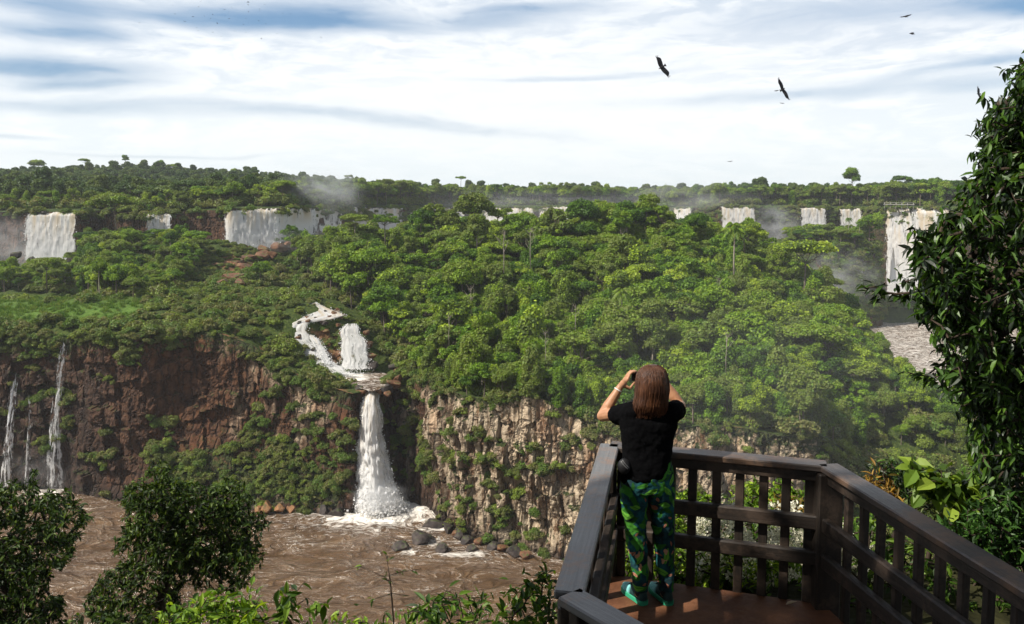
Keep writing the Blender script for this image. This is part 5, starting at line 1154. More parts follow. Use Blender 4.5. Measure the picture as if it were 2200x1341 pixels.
# ------------------------------------------------------------------ platform and railing
ZD = -2.8; ZT = -1.80
def wood_mat(name, dark, lighter, wear, rough=.42):
    n = NT(name); p = n.obj(); g = n.n('UVMap', {'uv_map': 'UVMap'}).outputs[0]
    gr = n.noise(n.vscale(g, (1.2, 26., 1)), 2., 6, .65, .4); bl = n.noise(p, 3.2, 5, .6); fi = n.noise(p, 26., 5, .7)
    c = n.ramp(gr, [(.3, dark), (.7, lighter)])  # dark and lighter tones of the wood grain
    c = n.mix(n.rng(n.math('ADD', n.math('MULTIPLY', bl, .7), n.math('MULTIPLY', fi, .35)), .50, .64), c, wear)
    return n.done(n.pbr(c, n.mix(bl, (rough-.12,)*3, (rough+.2,)*3), .45, n.bump(n.math('ADD', gr, n.math('MULTIPLY', fi, .6)), .35, .01)))
M_RAIL = wood_mat('weathered_dark_wood', (.011, .008, .006), (.030, .021, .015), (.060, .040, .028), .58)
M_TOPRAIL = wood_mat('worn_grey_wood', (.090, .090, .092), (.160, .158, .156), (.190, .125, .090), .36)
M_TOPBROWN = wood_mat('worn_brown_wood', (.036, .028, .024), (.085, .070, .062), (.130, .080, .052), .38)
def beam(mb, a, b, wdt, hgt, bev=.008, up=(0, 0, 1)):
    """a squared timber from a to b with lengthwise mapping; returns nothing"""
    a, b = np.asarray(a, float), np.asarray(b, float); d = unit(b-a); L = np.linalg.norm(b-a); s = unit(np.cross(d, up)); w_ = np.cross(s, d)
    mb.box((a+b)/2, L, wdt, hgt, np.stack([d, s, w_], 1), bev)
def uv_along(me):
    n = len(me.vertices); co = np.zeros(n*3); me.vertices.foreach_get('co', co); co = co.reshape(-1, 3); c = co-co.mean(0); w_, v = np.linalg.eigh(c.T@c); a = c@v[:, 2]; b = c@v[:, 1]+c@v[:, 0]*.73
    li = np.zeros(len(me.loops), np.int32); me.loops.foreach_get('vertex_index', li); ul = me.uv_layers.new(name='UVMap'); off = random.random()*9
    ul.data.foreach_set('uv', np.stack([a+off, b+off*.3], 1)[li].astype(np.float32).ravel())
def part(name, mb, mat, parent, smooth=False):
    me = mb.mesh(name, [mat], smooth); fix_normals(me); uv_along(me); return link(name, me, parent)
A_ = ptz(1310, 953, ZT); B_ = ptz(1778, 996, ZT); C_ = ptz(1222, 1272, ZT); D_ = ptz(1470, 1412, ZT); E_ = ptz(2230, 1268, ZT)
E_ = B_+(E_-B_)*1.5
deck_in = np.array([.95, 4.6, 0])
def rail_run(label, P, Q, n_bal, top_w, skip0=False, bal=None, bw=.062, tm=None, group='railing sections round the platform'):
    tm = tm or M_TOPRAIL; P, Q = np.array(P, float), np.array(Q, float); d = unit(Q-P); L = np.linalg.norm(Q-P); inn = np.array([-d[1], d[0], 0]); mid = (P+Q)/2
    if ((deck_in-mid)*inn)[:2].sum() < 0: inn = -inn
    r = empty('railing', (0, 0, 0)); tag(r, label, 'railing', group)
    e = .09
    mb = MB(); beam(mb, P-[0, 0, .022], Q-[0, 0, .022], top_w, .045, .008); part('top_rail', mb, tm, r)
    for zz in (ZT-.085,):
        mb = MB(); beam(mb, [*(P+inn*.012)[:2], zz], [*(Q+inn*.012)[:2], zz], .06, .075, .006); part('under_rail', mb, M_RAIL, r)
    for zz in (ZD+.595, ZD+.345):
        mb = MB(); beam(mb, [*(P+inn*.045)[:2], zz], [*(Q+inn*.045)[:2], zz], .055, .10, .010); part('mid_rail', mb, M_RAIL, r)
    fr = (np.arange(n_bal)+.5)/n_bal if bal is None else bal
    for f in fr:
        c = P+(Q-P)*f-inn*.022
        mb = MB(); jt = rng.normal(size=2)*.004; beam(mb, [c[0]+jt[0], c[1], ZD-.03], [c[0], c[1], ZT-.046], bw, bw, .006, up=tuple(d)); part('baluster', mb, M_RAIL, r)
    return r
rail_run('grey topped railing section running away from the viewer at the left of the woman', C_, A_, 9, .14)
uB = [1404, 1451, 1498, 1550, 1600, 1650, 1697, 1744]
rail_run('railing section straight behind the woman, with the gorge beyond it', A_, B_, 8, .15, bal=[.06]+[(u-1310)/(1778-1310.) for u in uB], tm=M_TOPBROWN)
ff = np.linspace(0, 1, 4001); fu2, _ = uv_of(B_+(E_-B_)*ff[:, None]+[0, 0, -.25])
rail_run('long railing section sloping down to the lower right corner by the dark tree', B_, E_, 0, .15, bal=[float(np.interp(u, fu2, ff)) for u in (1817, 1850, 1886, 1925, 1966, 2012, 2062, 2116, 2176, 2244, 2320)], bw=.047, tm=M_TOPBROWN)
rail_run('short worn railing section at the very bottom beside the grey topped one', C_, D_, 4, .14)
for (P, lab, s) in ((A_, 'corner post behind the woman', .10), (B_, 'thick corner post where the back railing meets the long sloping one', .17), (C_, 'corner post at the lower end of the grey topped railing', .10)):
    mb = MB(); mb.box((P[0], P[1], (ZD-.4+ZT-.05)/2), s, s, ZT-.05-ZD+.4, bev=.01); me = mb.mesh('railing_post', [M_RAIL]); fix_normals(me); uv_along(me); tag(link('railing_post', me), lab, 'post', 'corner posts of the platform railing')
# deck
def deck_mat():
    n = NT('stained_deck'); p = n.obj(); a = n.noise(p, 2.2, 6, .65); b = n.noise(p, 14., 5, .7)
    c = n.ramp(n.math('ADD', n.math('MULTIPLY', a, .7), n.math('MULTIPLY', b, .3)), [(.32, (.050, .021, .011)), (.5, (.120, .048, .022)), (.68, (.200, .088, .042))])
    return n.done(n.pbr(c, n.mix(a, (.45,)*3, (.85,)*3), .3, n.bump(n.math('ADD', a, b), .5, .02)))
dk = [C_, A_, B_, E_, np.array([3.2, 1.2, 0]), np.array([1.2, 1.8, 0]), D_]; cen = np.mean(dk, 0)
mb = MB(); ringp = np.array([[cen[0]+(p[0]-cen[0])*1.0, cen[1]+(p[1]-cen[1])*1.0] for p in dk]); m_ = len(dk)
Vd = np.concatenate([np.c_[ringp, np.full(m_, ZD)], np.c_[ringp, np.full(m_, ZD-.14)], [[cen[0], cen[1], ZD]]]); Qd = [(j, j+m_, (j+1) % m_+m_, (j+1) % m_) for j in range(m_)]; Td = [(j, (j+1) % m_, 2*m_) for j in range(m_)]
mb.add(Vd, Qd, Td); me = mb.mesh('platform_floor', [deck_mat()]); fix_normals(me)
tag(link('platform_floor', me), kind='structure')
# a dry leaf left on the deck
p = ptz(1688, 1301, ZD); v, q, t, l = leaf_geo(np.array([[0, 0, .006]]), np.array([[1., .2, .05]]), np.array([[0, .2, 1.]]), .09, .045, -.1)
tag(link('fallen_leaf', mesh('fallen_leaf', v, q, t, [leaf_mat('dry_leaf', [(0., (.42, .33, .22)), (1., (.5, .4, .28))], per_object=0.)], {'lr': l}), loc=p), 'pale dry leaf lying on the platform floor under the balusters', 'leaf')

# ------------------------------------------------------------------ the woman
def ellipsoid(mb, c, r, M=None, n=14):
    a = np.linspace(0, math.pi, n); b = np.arange(2*n)*math.pi/n
    V = np.stack([np.sin(a)[:, None]*np.cos(b)[None], np.sin(a)[:, None]*np.sin(b)[None], np.cos(a)[:, None]+0*b[None]], -1).reshape(-1, 3)*np.asarray(r, float)
    if M is not None: V = V@np.asarray(M, float).T
    mb.add(V+np.asarray(c, float), grid_quads(n, 2*n, True))
def capsule(mb, P, r, k=12):
    P = [np.asarray(p, float) for p in P]; r = list(r); mb.tube(np.array(P), r, k)
    for p, q in zip(P, r): ellipsoid(mb, p, (q, q, q), n=8)
def loft(mb, rings, k=28, cap=True):
    """rings: (centre, half width across x, half depth along y, tilt of the section)"""
    a = np.arange(k)*2*math.pi/k; V = []
    for (c, hx, hy) in rings:
        ca, sa = np.cos(a), np.sin(a); x = np.sign(ca)*np.abs(ca)**.85*hx; y = np.sign(sa)*np.abs(sa)**.85*hy
        V.append(np.stack([c[0]+x, c[1]+y, c[2]+0*x], 1))
    n = len(rings); V = np.concatenate(V+[[rings[0][0]], [rings[-1][0]]]); T = [(n*k, (j+1) % k, j) for j in range(k)]+[(n*k+1, (n-1)*k+j, (n-1)*k+(j+1) % k) for j in range(k)]
    mb.add(V, grid_quads(n, k, True), T)
def remeshed(name, mb, mat, parent, voxel, smooth=6, disp=None, fac=.5):
    V, Q, T, _ = mb.get(); me = mesh(name, V, Q, T, [mat]); fix_normals_island(me)
    o = link(name, me, parent); md = o.modifiers.new('skin', 'REMESH'); md.mode = 'VOXEL'; md.voxel_size = voxel; md.use_smooth_shade = True
    s = o.modifiers.new('smooth', 'SMOOTH'); s.factor = fac; s.iterations = smooth
    if disp:
        tx = bpy.data.textures.new(name+'_folds', 'CLOUDS'); tx.noise_scale = disp[1]; d_ = o.modifiers.new('folds', 'DISPLACE'); d_.texture = tx; d_.strength = disp[0]; d_.mid_level = .5; d_.texture_coords = 'LOCAL'
    # bake, so that the scene holds one plain mesh
    dg = bpy.context.evaluated_depsgraph_get(); m2 = bpy.data.meshes.new_from_object(o.evaluated_get(dg)); o.modifiers.clear(); o.data = m2
    if not m2.materials: m2.materials.append(mat)
    return o
def fix_normals_island(me): fix_normals(me)
def Wp(u, v, Y): return pt(u, v, float(Y))
WY = 5.42
def skin_mat():
    n = NT('skin'); p = n.obj(); k = n.noise(p, 30., 4)
    return n.done(n.pbr(n.ramp(k, [(.3, (.34, .165, .085)), (.7, (.46, .24, .135))]), .48, .4, None, Subsurface_Weight=.08, Subsurface_Radius=(.02, .008, .004)))
def plain(name, c, rough=.7, spec=.3): n = NT(name); return n.done(n.pbr(c, rough, spec))
M_SKIN = skin_mat()
# joints
neck = Wp(1401, 868, WY); headc = Wp(1402, 822, WY-.01); chest = Wp(1394, 915, WY); waist = Wp(1392, 975, WY); pelv = Wp(1391, 1012, WY)
shL, shR = Wp(1350, 884, WY+.01), Wp(1446, 881, WY+.01); elL, elR = Wp(1294, 894, WY+.24), Wp(1462, 872, WY+.27); wrL, wrR = Wp(1332, 832, WY+.27), Wp(1420, 812, WY+.33)
hipL, hipR = Wp(1364, 1030, WY), Wp(1420, 1028, WY); knL, knR = Wp(1366, 1130, WY+.03), Wp(1424, 1128, WY+.03)
anL = ptz(1376, 1294, ZD)+[0, 0, .10]; anR = ptz(1431, 1294, ZD)+[0, 0, .10]
toL = ptz(1350, 1273, ZD)+[0, 0, .045]; toR = ptz(1407, 1271, ZD)+[0, 0, .045]
hx = lambda px: px/F*WY
mb = MB()
loft(mb, [(pelv-[0, 0, .10], .10, .09), (pelv, .165, .105), (waist, .125, .09), (chest, .15, .10), (chest+[0, 0, .09], .165, .095), (neck-[0, 0, .04], .10, .07), (neck, .055, .055)])
capsule(mb, [neck-[0, 0, .05], headc-[0, 0, .05]], [.055, .055])
ellipsoid(mb, headc+[0, .005, 0], (.078, .098, .115)); ellipsoid(mb, headc+[0, .035, -.055], (.06, .062, .06))
# face on the far side: nose, brow, lips, chin, ears
capsule(mb, [headc+[0, .098, .015], headc+[0, .118, -.025]], [.009, .014]); ellipsoid(mb, headc+[0, .095, -.058], (.024, .012, .008)); ellipsoid(mb, headc+[0, .088, -.088], (.02, .016, .014))
for s in (-1, 1):
    ellipsoid(mb, headc+[s*.079, .0, -.01], (.012, .02, .032)); ellipsoid(mb, headc+[s*.032, .086, .006], (.014, .010, .009)); ellipsoid(mb, headc+[s*.034, .085, .03], (.024, .012, .008))
for sh, el, wr in ((shL, elL, wrL), (shR, elR, wrR)):
    capsule(mb, [chest+[0, 0, .1], sh], [.07, .062]); capsule(mb, [sh, (sh+el)/2, el], [.056, .048, .040]); capsule(mb, [el, el*.65+wr*.35, wr], [.039, .042, .025])
for hp, kn_, an in ((hipL, knL, anL), (hipR, knR, anR)):
    capsule(mb, [hp, (hp+kn_)/2, kn_], [.092, .078, .055]); capsule(mb, [kn_, kn_*.65+an*.35, an], [.053, .056, .034])
for an, to in ((anL, toL), (anR, toR)): capsule(mb, [an-[0, 0, .045], to], [.036, .03])
# the camera they hold
camC = Wp(1373, 809, WY+.36)
# hands: palm, four bent fingers of their own length, thumb from the side of the palm
def hand(wr, mir):
    side = np.array([camC[0]-mir*.052, camC[1], camC[2]])            # the end of the camera this hand holds
    k = side+np.array([-mir*.030, -.018, -.006]); fwd = unit(k-wr)
    pc = wr+fwd*.045; kn0 = k-fwd*.005
    capsule(mb, [wr, pc], [.024, .026])
    acr = unit(np.array([mir*.12, .75, .55]))                        # across the knuckles, little finger lowest
    kn_ = [kn0+acr*(q-1.5)*.0185+np.array([0, 0, .012]) for q in range(4)]
    for q in range(4): capsule(mb, [pc+acr*(q-1.5)*.008, kn_[q]], [.0165, .0105])
    for q, ln in enumerate((.052, .064, .068, .060)):                # front of the body, over the top
        up_ = .030+.010*q
        m1 = kn_[q]+unit(np.array([mir*.8, .30, .75]))*ln*.50; m2 = m1+unit(np.array([mir*1., .25, -.02]))*ln*.38; m3 = m2+unit(np.array([mir*.75, .2, -.65]))*ln*.30
        m1[2] = max(m1[2], camC[2]+.028+.004*q); m2[2] = max(m2[2], camC[2]+.040); m3[2] = max(m3[2], camC[2]+.037)
        capsule(mb, [kn_[q], m1, m2, m3], [.0098, .0088, .0080, .0072], 9)
    t0 = pc+np.array([mir*.018, -.012, -.020]); t1 = t0+np.array([mir*.030, -.004, -.012]); t2 = np.array([side[0]+mir*.018, camC[1]-.022, camC[2]-.036])
    capsule(mb, [t0, t1, t2], [.0145, .0115, .0092], 9)
hand(wrL, 1); hand(wrR, -1)
wom = empty('person', (pelv[0], pelv[1], ZD)); tag(wom, 'woman seen from behind in black top and leaf print trousers raising a camera', 'person')
O_ = np.array([pelv[0], pelv[1], ZD])
class Shift(MB): pass
def local(mb): mb.V = [v-O_ for v in mb.V]; return mb
remeshed('body', local(mb), M_SKIN, wom, .0046, 5)
# top
M_TOP = (lambda n: n.done(n.pbr(n.ramp(n.noise(n.obj(), 90., 3), [(.3, (.0025, .0025, .003)), (.7, (.005, .005, .0055))]), 1., .03, n.bump(n.noise(n.obj(), 18., 4), .3, .01))))(NT('black_jersey'))
mb = MB()
def ring(v, c, hw, dp, yo=0.): return (Wp(c, v, WY+yo), hx(hw), dp)
loft(mb, [ring(1024, 1384, 44, .135), ring(1012, 1386, 50, .14), ring(990, 1388, 53, .135), ring(965, 1390, 54, .125), ring(940, 1391, 58, .125), ring(915, 1393, 63, .125), ring(897, 1394, 64, .115), ring(885, 1396, 60, .10), ring(877, 1399, 46, .085), ring(872, 1400, 30, .07)])
for sh, el, f in ((shL, elL, .40), (shR, elR, .40)):
    d_ = el-sh; capsule(mb, [sh-d_*.15-[0, 0, .01], sh+d_*f-[0, 0, .012]], [.075, .070], 14)
loft(mb, [ring(1032, 1352, 20, .09), ring(1018, 1354, 22, .10), ring(1000, 1358, 24, .10)])
top_o = remeshed('top', local(mb), M_TOP, wom, .007, 8, (.022, .07))
# trousers
def trouser_mat():
    n = NT('leaf_print_cotton'); p = n.obj(); xz = n.n('CombineXYZ', i0=n.math('ADD', n.n('SeparateXYZ', i0=p).outputs[0], n.math('MULTIPLY', n.n('SeparateXYZ', i0=p).outputs[1], .7)), i1=n.n('SeparateXYZ', i0=p).outputs[2]).outputs[0]
    bg = n.ramp(n.noise(p, 9., 4, .6), [(.35, (.004, .006, .008)), (.5, (.006, .036, .044)), (.62, (.011, .085, .092))])
    c = bg
    for (sc, sh, a_, b_, col1, col2, th) in ((13., 1.7, .30, .085, (.030, .150, .020), (.012, .070, .010), .75), (11., 5.3, .40, .11, (.045, .190, .020), (.020, .100, .012), .6), (15., 9.1, .20, .07, (.42, .20, .13), (.25, .09, .05), .28), (10.5, 13.3, .42, .12, (.110, .300, .030), (.035, .170, .018), .5)):
        q = n.n('VectorMath', {'operation': 'ADD'}, i0=xz, i1=(sh, sh*.6, 0)).outputs[0]
        vo = n.n('TexVoronoi', {'voronoi_dimensions': '2D'}, Vector=q, Scale=sc, Randomness=.9)
        l_ = n.n('VectorMath', {'operation': 'SUBTRACT'}, i0=q, i1=vo.outputs['Position']).outputs[0]
        rnd = n.n('SeparateColor', i0=vo.outputs['Color'])
        r_ = n.n('VectorRotate', {'rotation_type': 'Z_AXIS'}, Vector=l_, Angle=n.math('ADD', n.math('MULTIPLY', rnd.outputs[0], 2.6), .3)).outputs[0]
        sx_ = n.n('SeparateXYZ', i0=r_).outputs[0]; sy_ = n.n('SeparateXYZ', i0=r_).outputs[1]
        k = 1./sc
        e = n.math('ADD', n.math('POWER', n.math('ABSOLUTE', n.math('DIVIDE', sx_, a_*k*1.5)), 1.6), n.math('POWER', n.math('ABSOLUTE', n.math('DIVIDE', sy_, b_*k*1.7)), 1.3))
        on = n.math('MULTIPLY', n.rng(e, 1.05, .9), n.math('LESS_THAN', rnd.outputs[1], th))
        vein = n.rng(n.math('ABSOLUTE', sy_), .0015, .004)
        c = n.mix(on, c, n.mix(n.math('MULTIPLY', vein, n.rng(rnd.outputs[2], .2, .8)), col2, col1))
    return n.done(n.pbr(c, .8, .2, n.bump(n.noise(p, 14., 4), .35, .015)))
M_TR = trouser_mat(); mb = MB()
loft(mb, [ring(1052, 1390, 57, .128), ring(1030, 1390, 58, .135), ring(1008, 1391, 55, .125), ring(988, 1392, 50, .11)])
aL, aR = anL, anR
def leg(cs, an):
    R_ = [(an+[0, 0, -.01], .050, .052), (an+[0, 0, .05], .053, .056)]
    for (v, c, hw, dp, yo) in cs: R_.append((Wp(c, v, WY+yo), hx(hw), dp))
    loft(mb, R_)
leg([(1205, 1372, 20, .070, .0), (1165, 1368, 22, .078, .02), (1125, 1365, 24.5, .085, .03), (1085, 1362, 28, .10, .01), (1050, 1361, 30, .118, 0), (1028, 1364, 30, .12, 0)], anL)
leg([(1205, 1428, 20, .070, .0), (1165, 1426, 22, .078, .02), (1125, 1424, 24.5, .085, .03), (1085, 1421, 28, .10, .01), (1050, 1419, 30, .118, 0), (1028, 1417, 30, .12, 0)], anR)
remeshed('trousers', local(mb), M_TR, wom, .007, 6, (.026, .055))
# hair
def hair_mat():
    n = NT('brown_hair'); p = n.obj(); s = n.noise(n.vscale(p, (1, 1, .06)), 120., 4, .6); b = n.noise(p, 9., 3)
    c = n.ramp(n.math('ADD', n.math('MULTIPLY', s, .6), n.math('MULTIPLY', b, .4)), [(.3, (.019, .007, .004)), (.5, (.064, .024, .010)), (.7, (.155, .062, .025))])
    return n.done(n.pbr(c, .45, .35, n.bump(s, .7, .012)))
M_HAIR = hair_mat(); mb = MB()
HR = [(783, 1403, 3, .012, .0), (784.5, 1403, 9, .034, -.002), (787.5, 1403, 18, .066, -.005), (793, 1402, 26, .095, -.008), (803, 1401, 32, .12, -.008), (818, 1401, 35, .128, -.012), (835, 1401, 36, .12, -.025), (850, 1400, 35, .10, -.04), (866, 1398, 35.5, .085, -.055), (879, 1396, 36, .07, -.06), (888, 1395, 33, .05, -.065)]
loft(mb, [ring(*h) for h in HR], k=40)
hair = remeshed('hair', local(mb), M_HAIR, wom, .006, 6)
mb = MB()
for i in range(420):
    a = random.uniform(-.15, math.pi+.15)+math.pi; off = random.uniform(.97, 1.03); j0 = random.choice([1, 1, 2, 2, 3, 4, 5]); endv = random.uniform(-6, 9); P_ = []; flare = random.uniform(.98, 1.09)
    for j in range(j0, len(HR)):
        c, w_, dp = ring(*HR[j]); f = off*(1+(flare-1)*(j/(len(HR)-1))**3)
        P_.append(c+np.array([math.cos(a+.03*math.sin(j+i))*w_*f, math.sin(a)*dp*f, 0]))
    c, w_, dp = ring(HR[-1][0]+endv, 1394-2*random.random(), 34*flare+random.uniform(-6, 2), .05, -.066); P_.append(c+np.array([math.cos(a)*w_, math.sin(a)*dp, 0]))
    mb.tube(np.array(P_)-O_, np.concatenate([np.full(len(P_)-2, random.uniform(.0018, .0034)), [.0018, .0006]]), 4, cap=False)
link('strands', mb.mesh('strands', [M_HAIR], True), hair)
# bracelet
mb = MB(); w2 = wrL*.9+elL*.1; dd = unit(wrL-elL); a1 = unit(np.cross(dd, [0, 0, 1.])); b1 = np.cross(dd, a1); th = np.linspace(0, 2*math.pi, 25); mb.tube(w2+.0285*(np.cos(th)[:, None]*a1+np.sin(th)[:, None]*b1)-O_, .0042, 7, cap=False)
link('bracelet', mb.mesh('bracelet', [plain('white_cord', (.75, .73, .68))], True), wom)
# shoes
M_SHOE = (lambda n: n.done(n.pbr(n.mix(n.attr('toe'), (.012, .040, .040), n.ramp(n.noise(n.obj(), 60., 3), [(.3, (.13, .42, .42)), (.7, (.26, .60, .58))])), .6, .3, n.bump(n.noise(n.obj(), 160., 2), .4, .004))))(NT('teal_mesh_fabric'))
M_SOLE = plain('green_rubber_sole', (.030, .30, .16), .55); M_LACE = plain('dark_laces', (.01, .03, .032), .7)
for an, to in ((anL, toL), (anR, toR)):
    hd = to-an; hd[2] = 0; d_ = unit(hd); s_ = np.array([d_[1], -d_[0], 0]); heel = np.array([an[0], an[1], ZD])-d_*.055; Ls = .268
    n_ = 22; k_ = 20; t = np.linspace(0, 1, n_); a = np.arange(k_)*2*math.pi/k_
    wid = np.interp(t, [0, .06, .3, .55, .75, .92, 1], [.018, .033, .035, .041, .046, .034, .010]); hgt = np.interp(t, [0, .04, .15, .30, .42, .6, .8, .95, 1], [.06, .085, .100, .098, .088, .070, .056, .042, .020])
    V = []; toe = []
    for i in range(n_):
        c = heel+d_*Ls*t[i]; ca, sa = np.cos(a), np.sin(a); y = np.where(sa > 0, np.abs(sa)**.8*hgt[i]+.018, .018+0*sa)
        V.append(c+s_*(np.sign(ca)*np.abs(ca)**.7*wid[i])[:, None]+np.array([0, 0, 1.])*y[:, None]); toe.append(np.full(k_, np.clip((t[i]-.50)/.06, 0, 1)))
    mb = MB(); mb.add(np.concatenate(V)-O_, grid_quads(n_, k_, True), [(0, (j+1), j+2) for j in range(k_-2)]+[((n_-1)*k_, (n_-1)*k_+j+2, (n_-1)*k_+j+1) for j in range(k_-2)], toe=np.concatenate(toe))
    me = mb.mesh('shoe', [M_SHOE], True); fix_normals(me); so_ = link('shoe', me, wom)
    mb = MB(); V = []
    for zz, ex in ((0., .002), (.004, .006), (.024, .006), (.028, .002)):
        V.append(np.concatenate([heel+d_*Ls*t[:, None]+s_*(wid+ex)[:, None], (heel+d_*Ls*t[:, None]-s_*(wid+ex)[:, None])[::-1]])+[0, 0, zz+.0005+(.006 if zz > .01 else 0)])
    m2 = 2*n_; V = np.concatenate(V)-O_; mb.add(V, grid_quads(4, m2, True), None); mb.add(np.concatenate([V[:m2]]), [(i, i+1, m2-2-i, m2-1-i) for i in range(n_-1)]); mb.add(V[-m2:], [(i, i+1, m2-2-i, m2-1-i) for i in range(n_-1)])
    me = mb.mesh('sole', [M_SOLE]); fix_normals(me); link('sole', me, so_)
    mb = MB()
    for q in range(5):
        tt = .40+.055*q; h0 = np.interp(tt, t, hgt)+.021; c = heel+d_*Ls*tt; w0_ = .022
        for s in (-1, 1): mb.tube(np.array([c+s_*s*w0_+[0, 0, h0-.010], c+d_*.008+[0, 0, h0+.001], c-s_*s*w0_+d_*.014+[0, 0, h0-.012]])-O_, .0026, 5)
    link('laces', mb.mesh('laces', [M_LACE], True), so_)
    sk = MB(); capsule(sk, [an-[0, 0, .03]-O_, an+[0, 0, .035]-O_], [.040, .038]); link('sock', sk.mesh('sock', [plain('dark_sock', (.012, .012, .014), .9)], True), wom)
# the camera, held in her hands: a thing of its own
cr_ = empty('compact_camera', camC); tag(cr_, 'small black camera held up in both hands before the face of the woman', 'camera')
mb = MB(); mb.box((0, 0, 0), .112, .028, .066, bev=.006); me = mb.mesh('camera_body', [plain('black_camera_plastic', (.008, .008, .009), .45, .5)]); fix_normals(me); link('body', me, cr_)
mb = MB(); mb.tube(np.array([[.012, .014, 0], [.012, .030, 0], [.012, .034, 0]]), [.026, .025, .022], 20); link('lens', mb.mesh('lens', [plain('lens_black', (.015, .015, .017), .25, .6)], True), cr_)
mb = MB(); mb.box((0, -.0155, 0), .078, .003, .052, bev=.001); me = mb.mesh('screen', [plain('dark_glass', (.006, .006, .008), .12, .6)]); fix_normals(me); link('screen', me, cr_)
mb = MB(); mb.tube(np.array([[-.04, 0, .033], [-.04, 0, .038]]), [.007, .006], 12); link('shutter_button', mb.mesh('shutter_button', [plain('grey_button', (.1, .1, .1), .4)], True), cr_)
# waist bag at her hip
wb = Wp(1341, 1002, WY-.09); o = empty('waist_bag', wb); tag(o, 'small black waist bag with a grey strap at the hip of the woman', 'bag')
mb = MB(); ellipsoid(mb, (0, 0, 0), (.045, .04, .055)); mb2 = remeshed('pouch', mb, plain('black_nylon', (.010, .010, .011), .6), o, .006, 3)
mb = MB(); tt = np.linspace(0, 1, 9); mb.tube(np.stack([-.028+.045*tt, -.046-.004*np.sin(tt*3.1), .052-.055*tt**.8], 1), .0045, 6); mb.tube(np.stack([-.018+.045*tt, -.046-.004*np.sin(tt*3.1), .060-.055*tt**.8], 1), .003, 6); link('strap', mb.mesh('strap', [plain('grey_strap', (.16, .16, .16), .6)], True), o)
# ------------------------------------------------------------------ vultures
M_BIRD = plain('black_feathers', (.010, .009, .010), .7); M_WT = plain('pale_wing_tips', (.35, .33, .32), .7)
def bird_body(span=1.5, ang=.12, sweep=.1):
    mb = MB(); loft_pts = np.linspace(0, 1, 9); mb.tube(np.stack([0*loft_pts, -.30+.62*loft_pts, .02*np.sin(loft_pts*3)], 1), np.interp(loft_pts, [0, .15, .45, .75, .88, 1], [.03, .075, .095, .06, .035, .012]), 8)
    tl = np.array([[-.03, -.25, 0], [.03, -.25, 0], [.12, -.50, .0], [-.12, -.50, 0], [-.03, -.25, .02], [.03, -.25, .02], [.12, -.50, .012], [-.12, -.50, .012]]); mb.add(tl, [(0, 1, 2, 3), (7, 6, 5, 4), (0, 4, 5, 1), (2, 6, 7, 3), (1, 5, 6, 2), (0, 3, 7, 4)])
    return mb.mesh('vulture_body', [M_BIRD], True)
def bird_wing(s, span=1.5, ang=.12):
    mb = MB(); n = 10; t = np.linspace(0, 1, n); x = s*(.05+t*span*.5); fr = .14+.10*np.sin(t*math.pi)*(1-t)-.10*t**2; ch = 1.35*np.interp(t, [0, .3, .7, .85, 1], [.30, .36, .34, .28, .16]); z = ang*t*span*.5+.03*np.sin(t*math.pi)
    for th in (.012, -.0):
        pass
    up = np.stack([np.stack([x, fr, z+.012], 1), np.stack([x, fr-ch*.4, z+.022*(1-t)+.006], 1), np.stack([x, fr-ch, z], 1)]); dn = up-[0, 0, .012]
    mb.add(np.concatenate([up, dn[::-1]]).reshape(-1, 3), grid_quads(6, n)); mb.add(np.concatenate([dn[:1], up[:1]]).reshape(-1, 3), grid_quads(2, n))
    for q in range(5):
        b = np.array([x[-1], fr[-1]-.02-.03*q, z[-1]]); e = b+np.array([s*(.20-.02*q), .03-.05*q, .05]); w_ = np.array([0, .016, 0]); mb.add([b-w_, b+w_, e+w_*.6, e-w_*.6, b-w_-[0, 0, .006], b+w_-[0, 0, .006], e+w_*.6-[0, 0, .006], e-w_*.6-[0, 0, .006]], [(0, 1, 2, 3), (4, 7, 6, 5), (0, 4, 5, 1), (1, 5, 6, 2), (2, 6, 7, 3), (3, 7, 4, 0)])
    return mb.mesh('vulture_wing', [M_BIRD], True)
BB, BW = bird_body(), [bird_wing(-1), bird_wing(1)]
from mathutils import Euler
def vulture(u, v, Y, rot, lab, s=1.):
    o = empty('vulture', pt(u, v, float(Y))); o.rotation_euler = rot; o.scale = (s,)*3; tag(o, lab, 'bird', 'vultures soaring over the gorge')
    link('body', BB, o)
    for w_ in BW: link('wing', w_, o)
    return o
def face(roll_px, foreshort, yaw):       # wings along a line in the view plane, belly partly to the viewer
    return roll_px, foreshort, yaw
def vul(u, v, Y, ang, tilt, lab, s=1., flip=0.):
    """ang: direction of the wing line in the picture (degrees, 0 = level); tilt: how far the belly turns to the viewer"""
    M = Matrix.Rotation(R(-ang), 3, 'Y') @ Matrix.Rotation(R(tilt), 3, 'X') @ Matrix.Rotation(R(flip), 3, 'Z'); return vulture(u, v, Y, M.to_euler(), lab, s)
vul(1421, 145, 62, -58, 62, 'black vulture wheeling on spread wings, alone over the middle of the gorge', flip=180)
vul(1682, 192, 62, -62, 48, 'black vulture banking steeply with pale wing tips, in front of the thin cloud bands', flip=0)
vul(1944, 36, 105, 8, 22, 'small dark vulture with raised wings, highest in the sky', flip=20)
vul(1958, 73, 120, -8, 25, 'small dark vulture just under the highest one', flip=60)
vul(2102, 202, 100, -55, 60, 'dark vulture gliding near the top of the big dark tree', flip=150)
vul(1668, 195, 300, 10, 40, 'distant speck of a bird just behind the banking vulture'); vul(1680, 222, 300, -5, 30, 'distant speck of a bird just under the banking vulture'); vul(1568, 347, 260, 3, 20, 'distant bird low over the skyline of the far forest'); vul(1805, 574, 330, -50, 50, 'vulture gliding in the misty gorge before the wooded bluff')
SPK = bird_wing(1, .9)
mbs = MB(); 
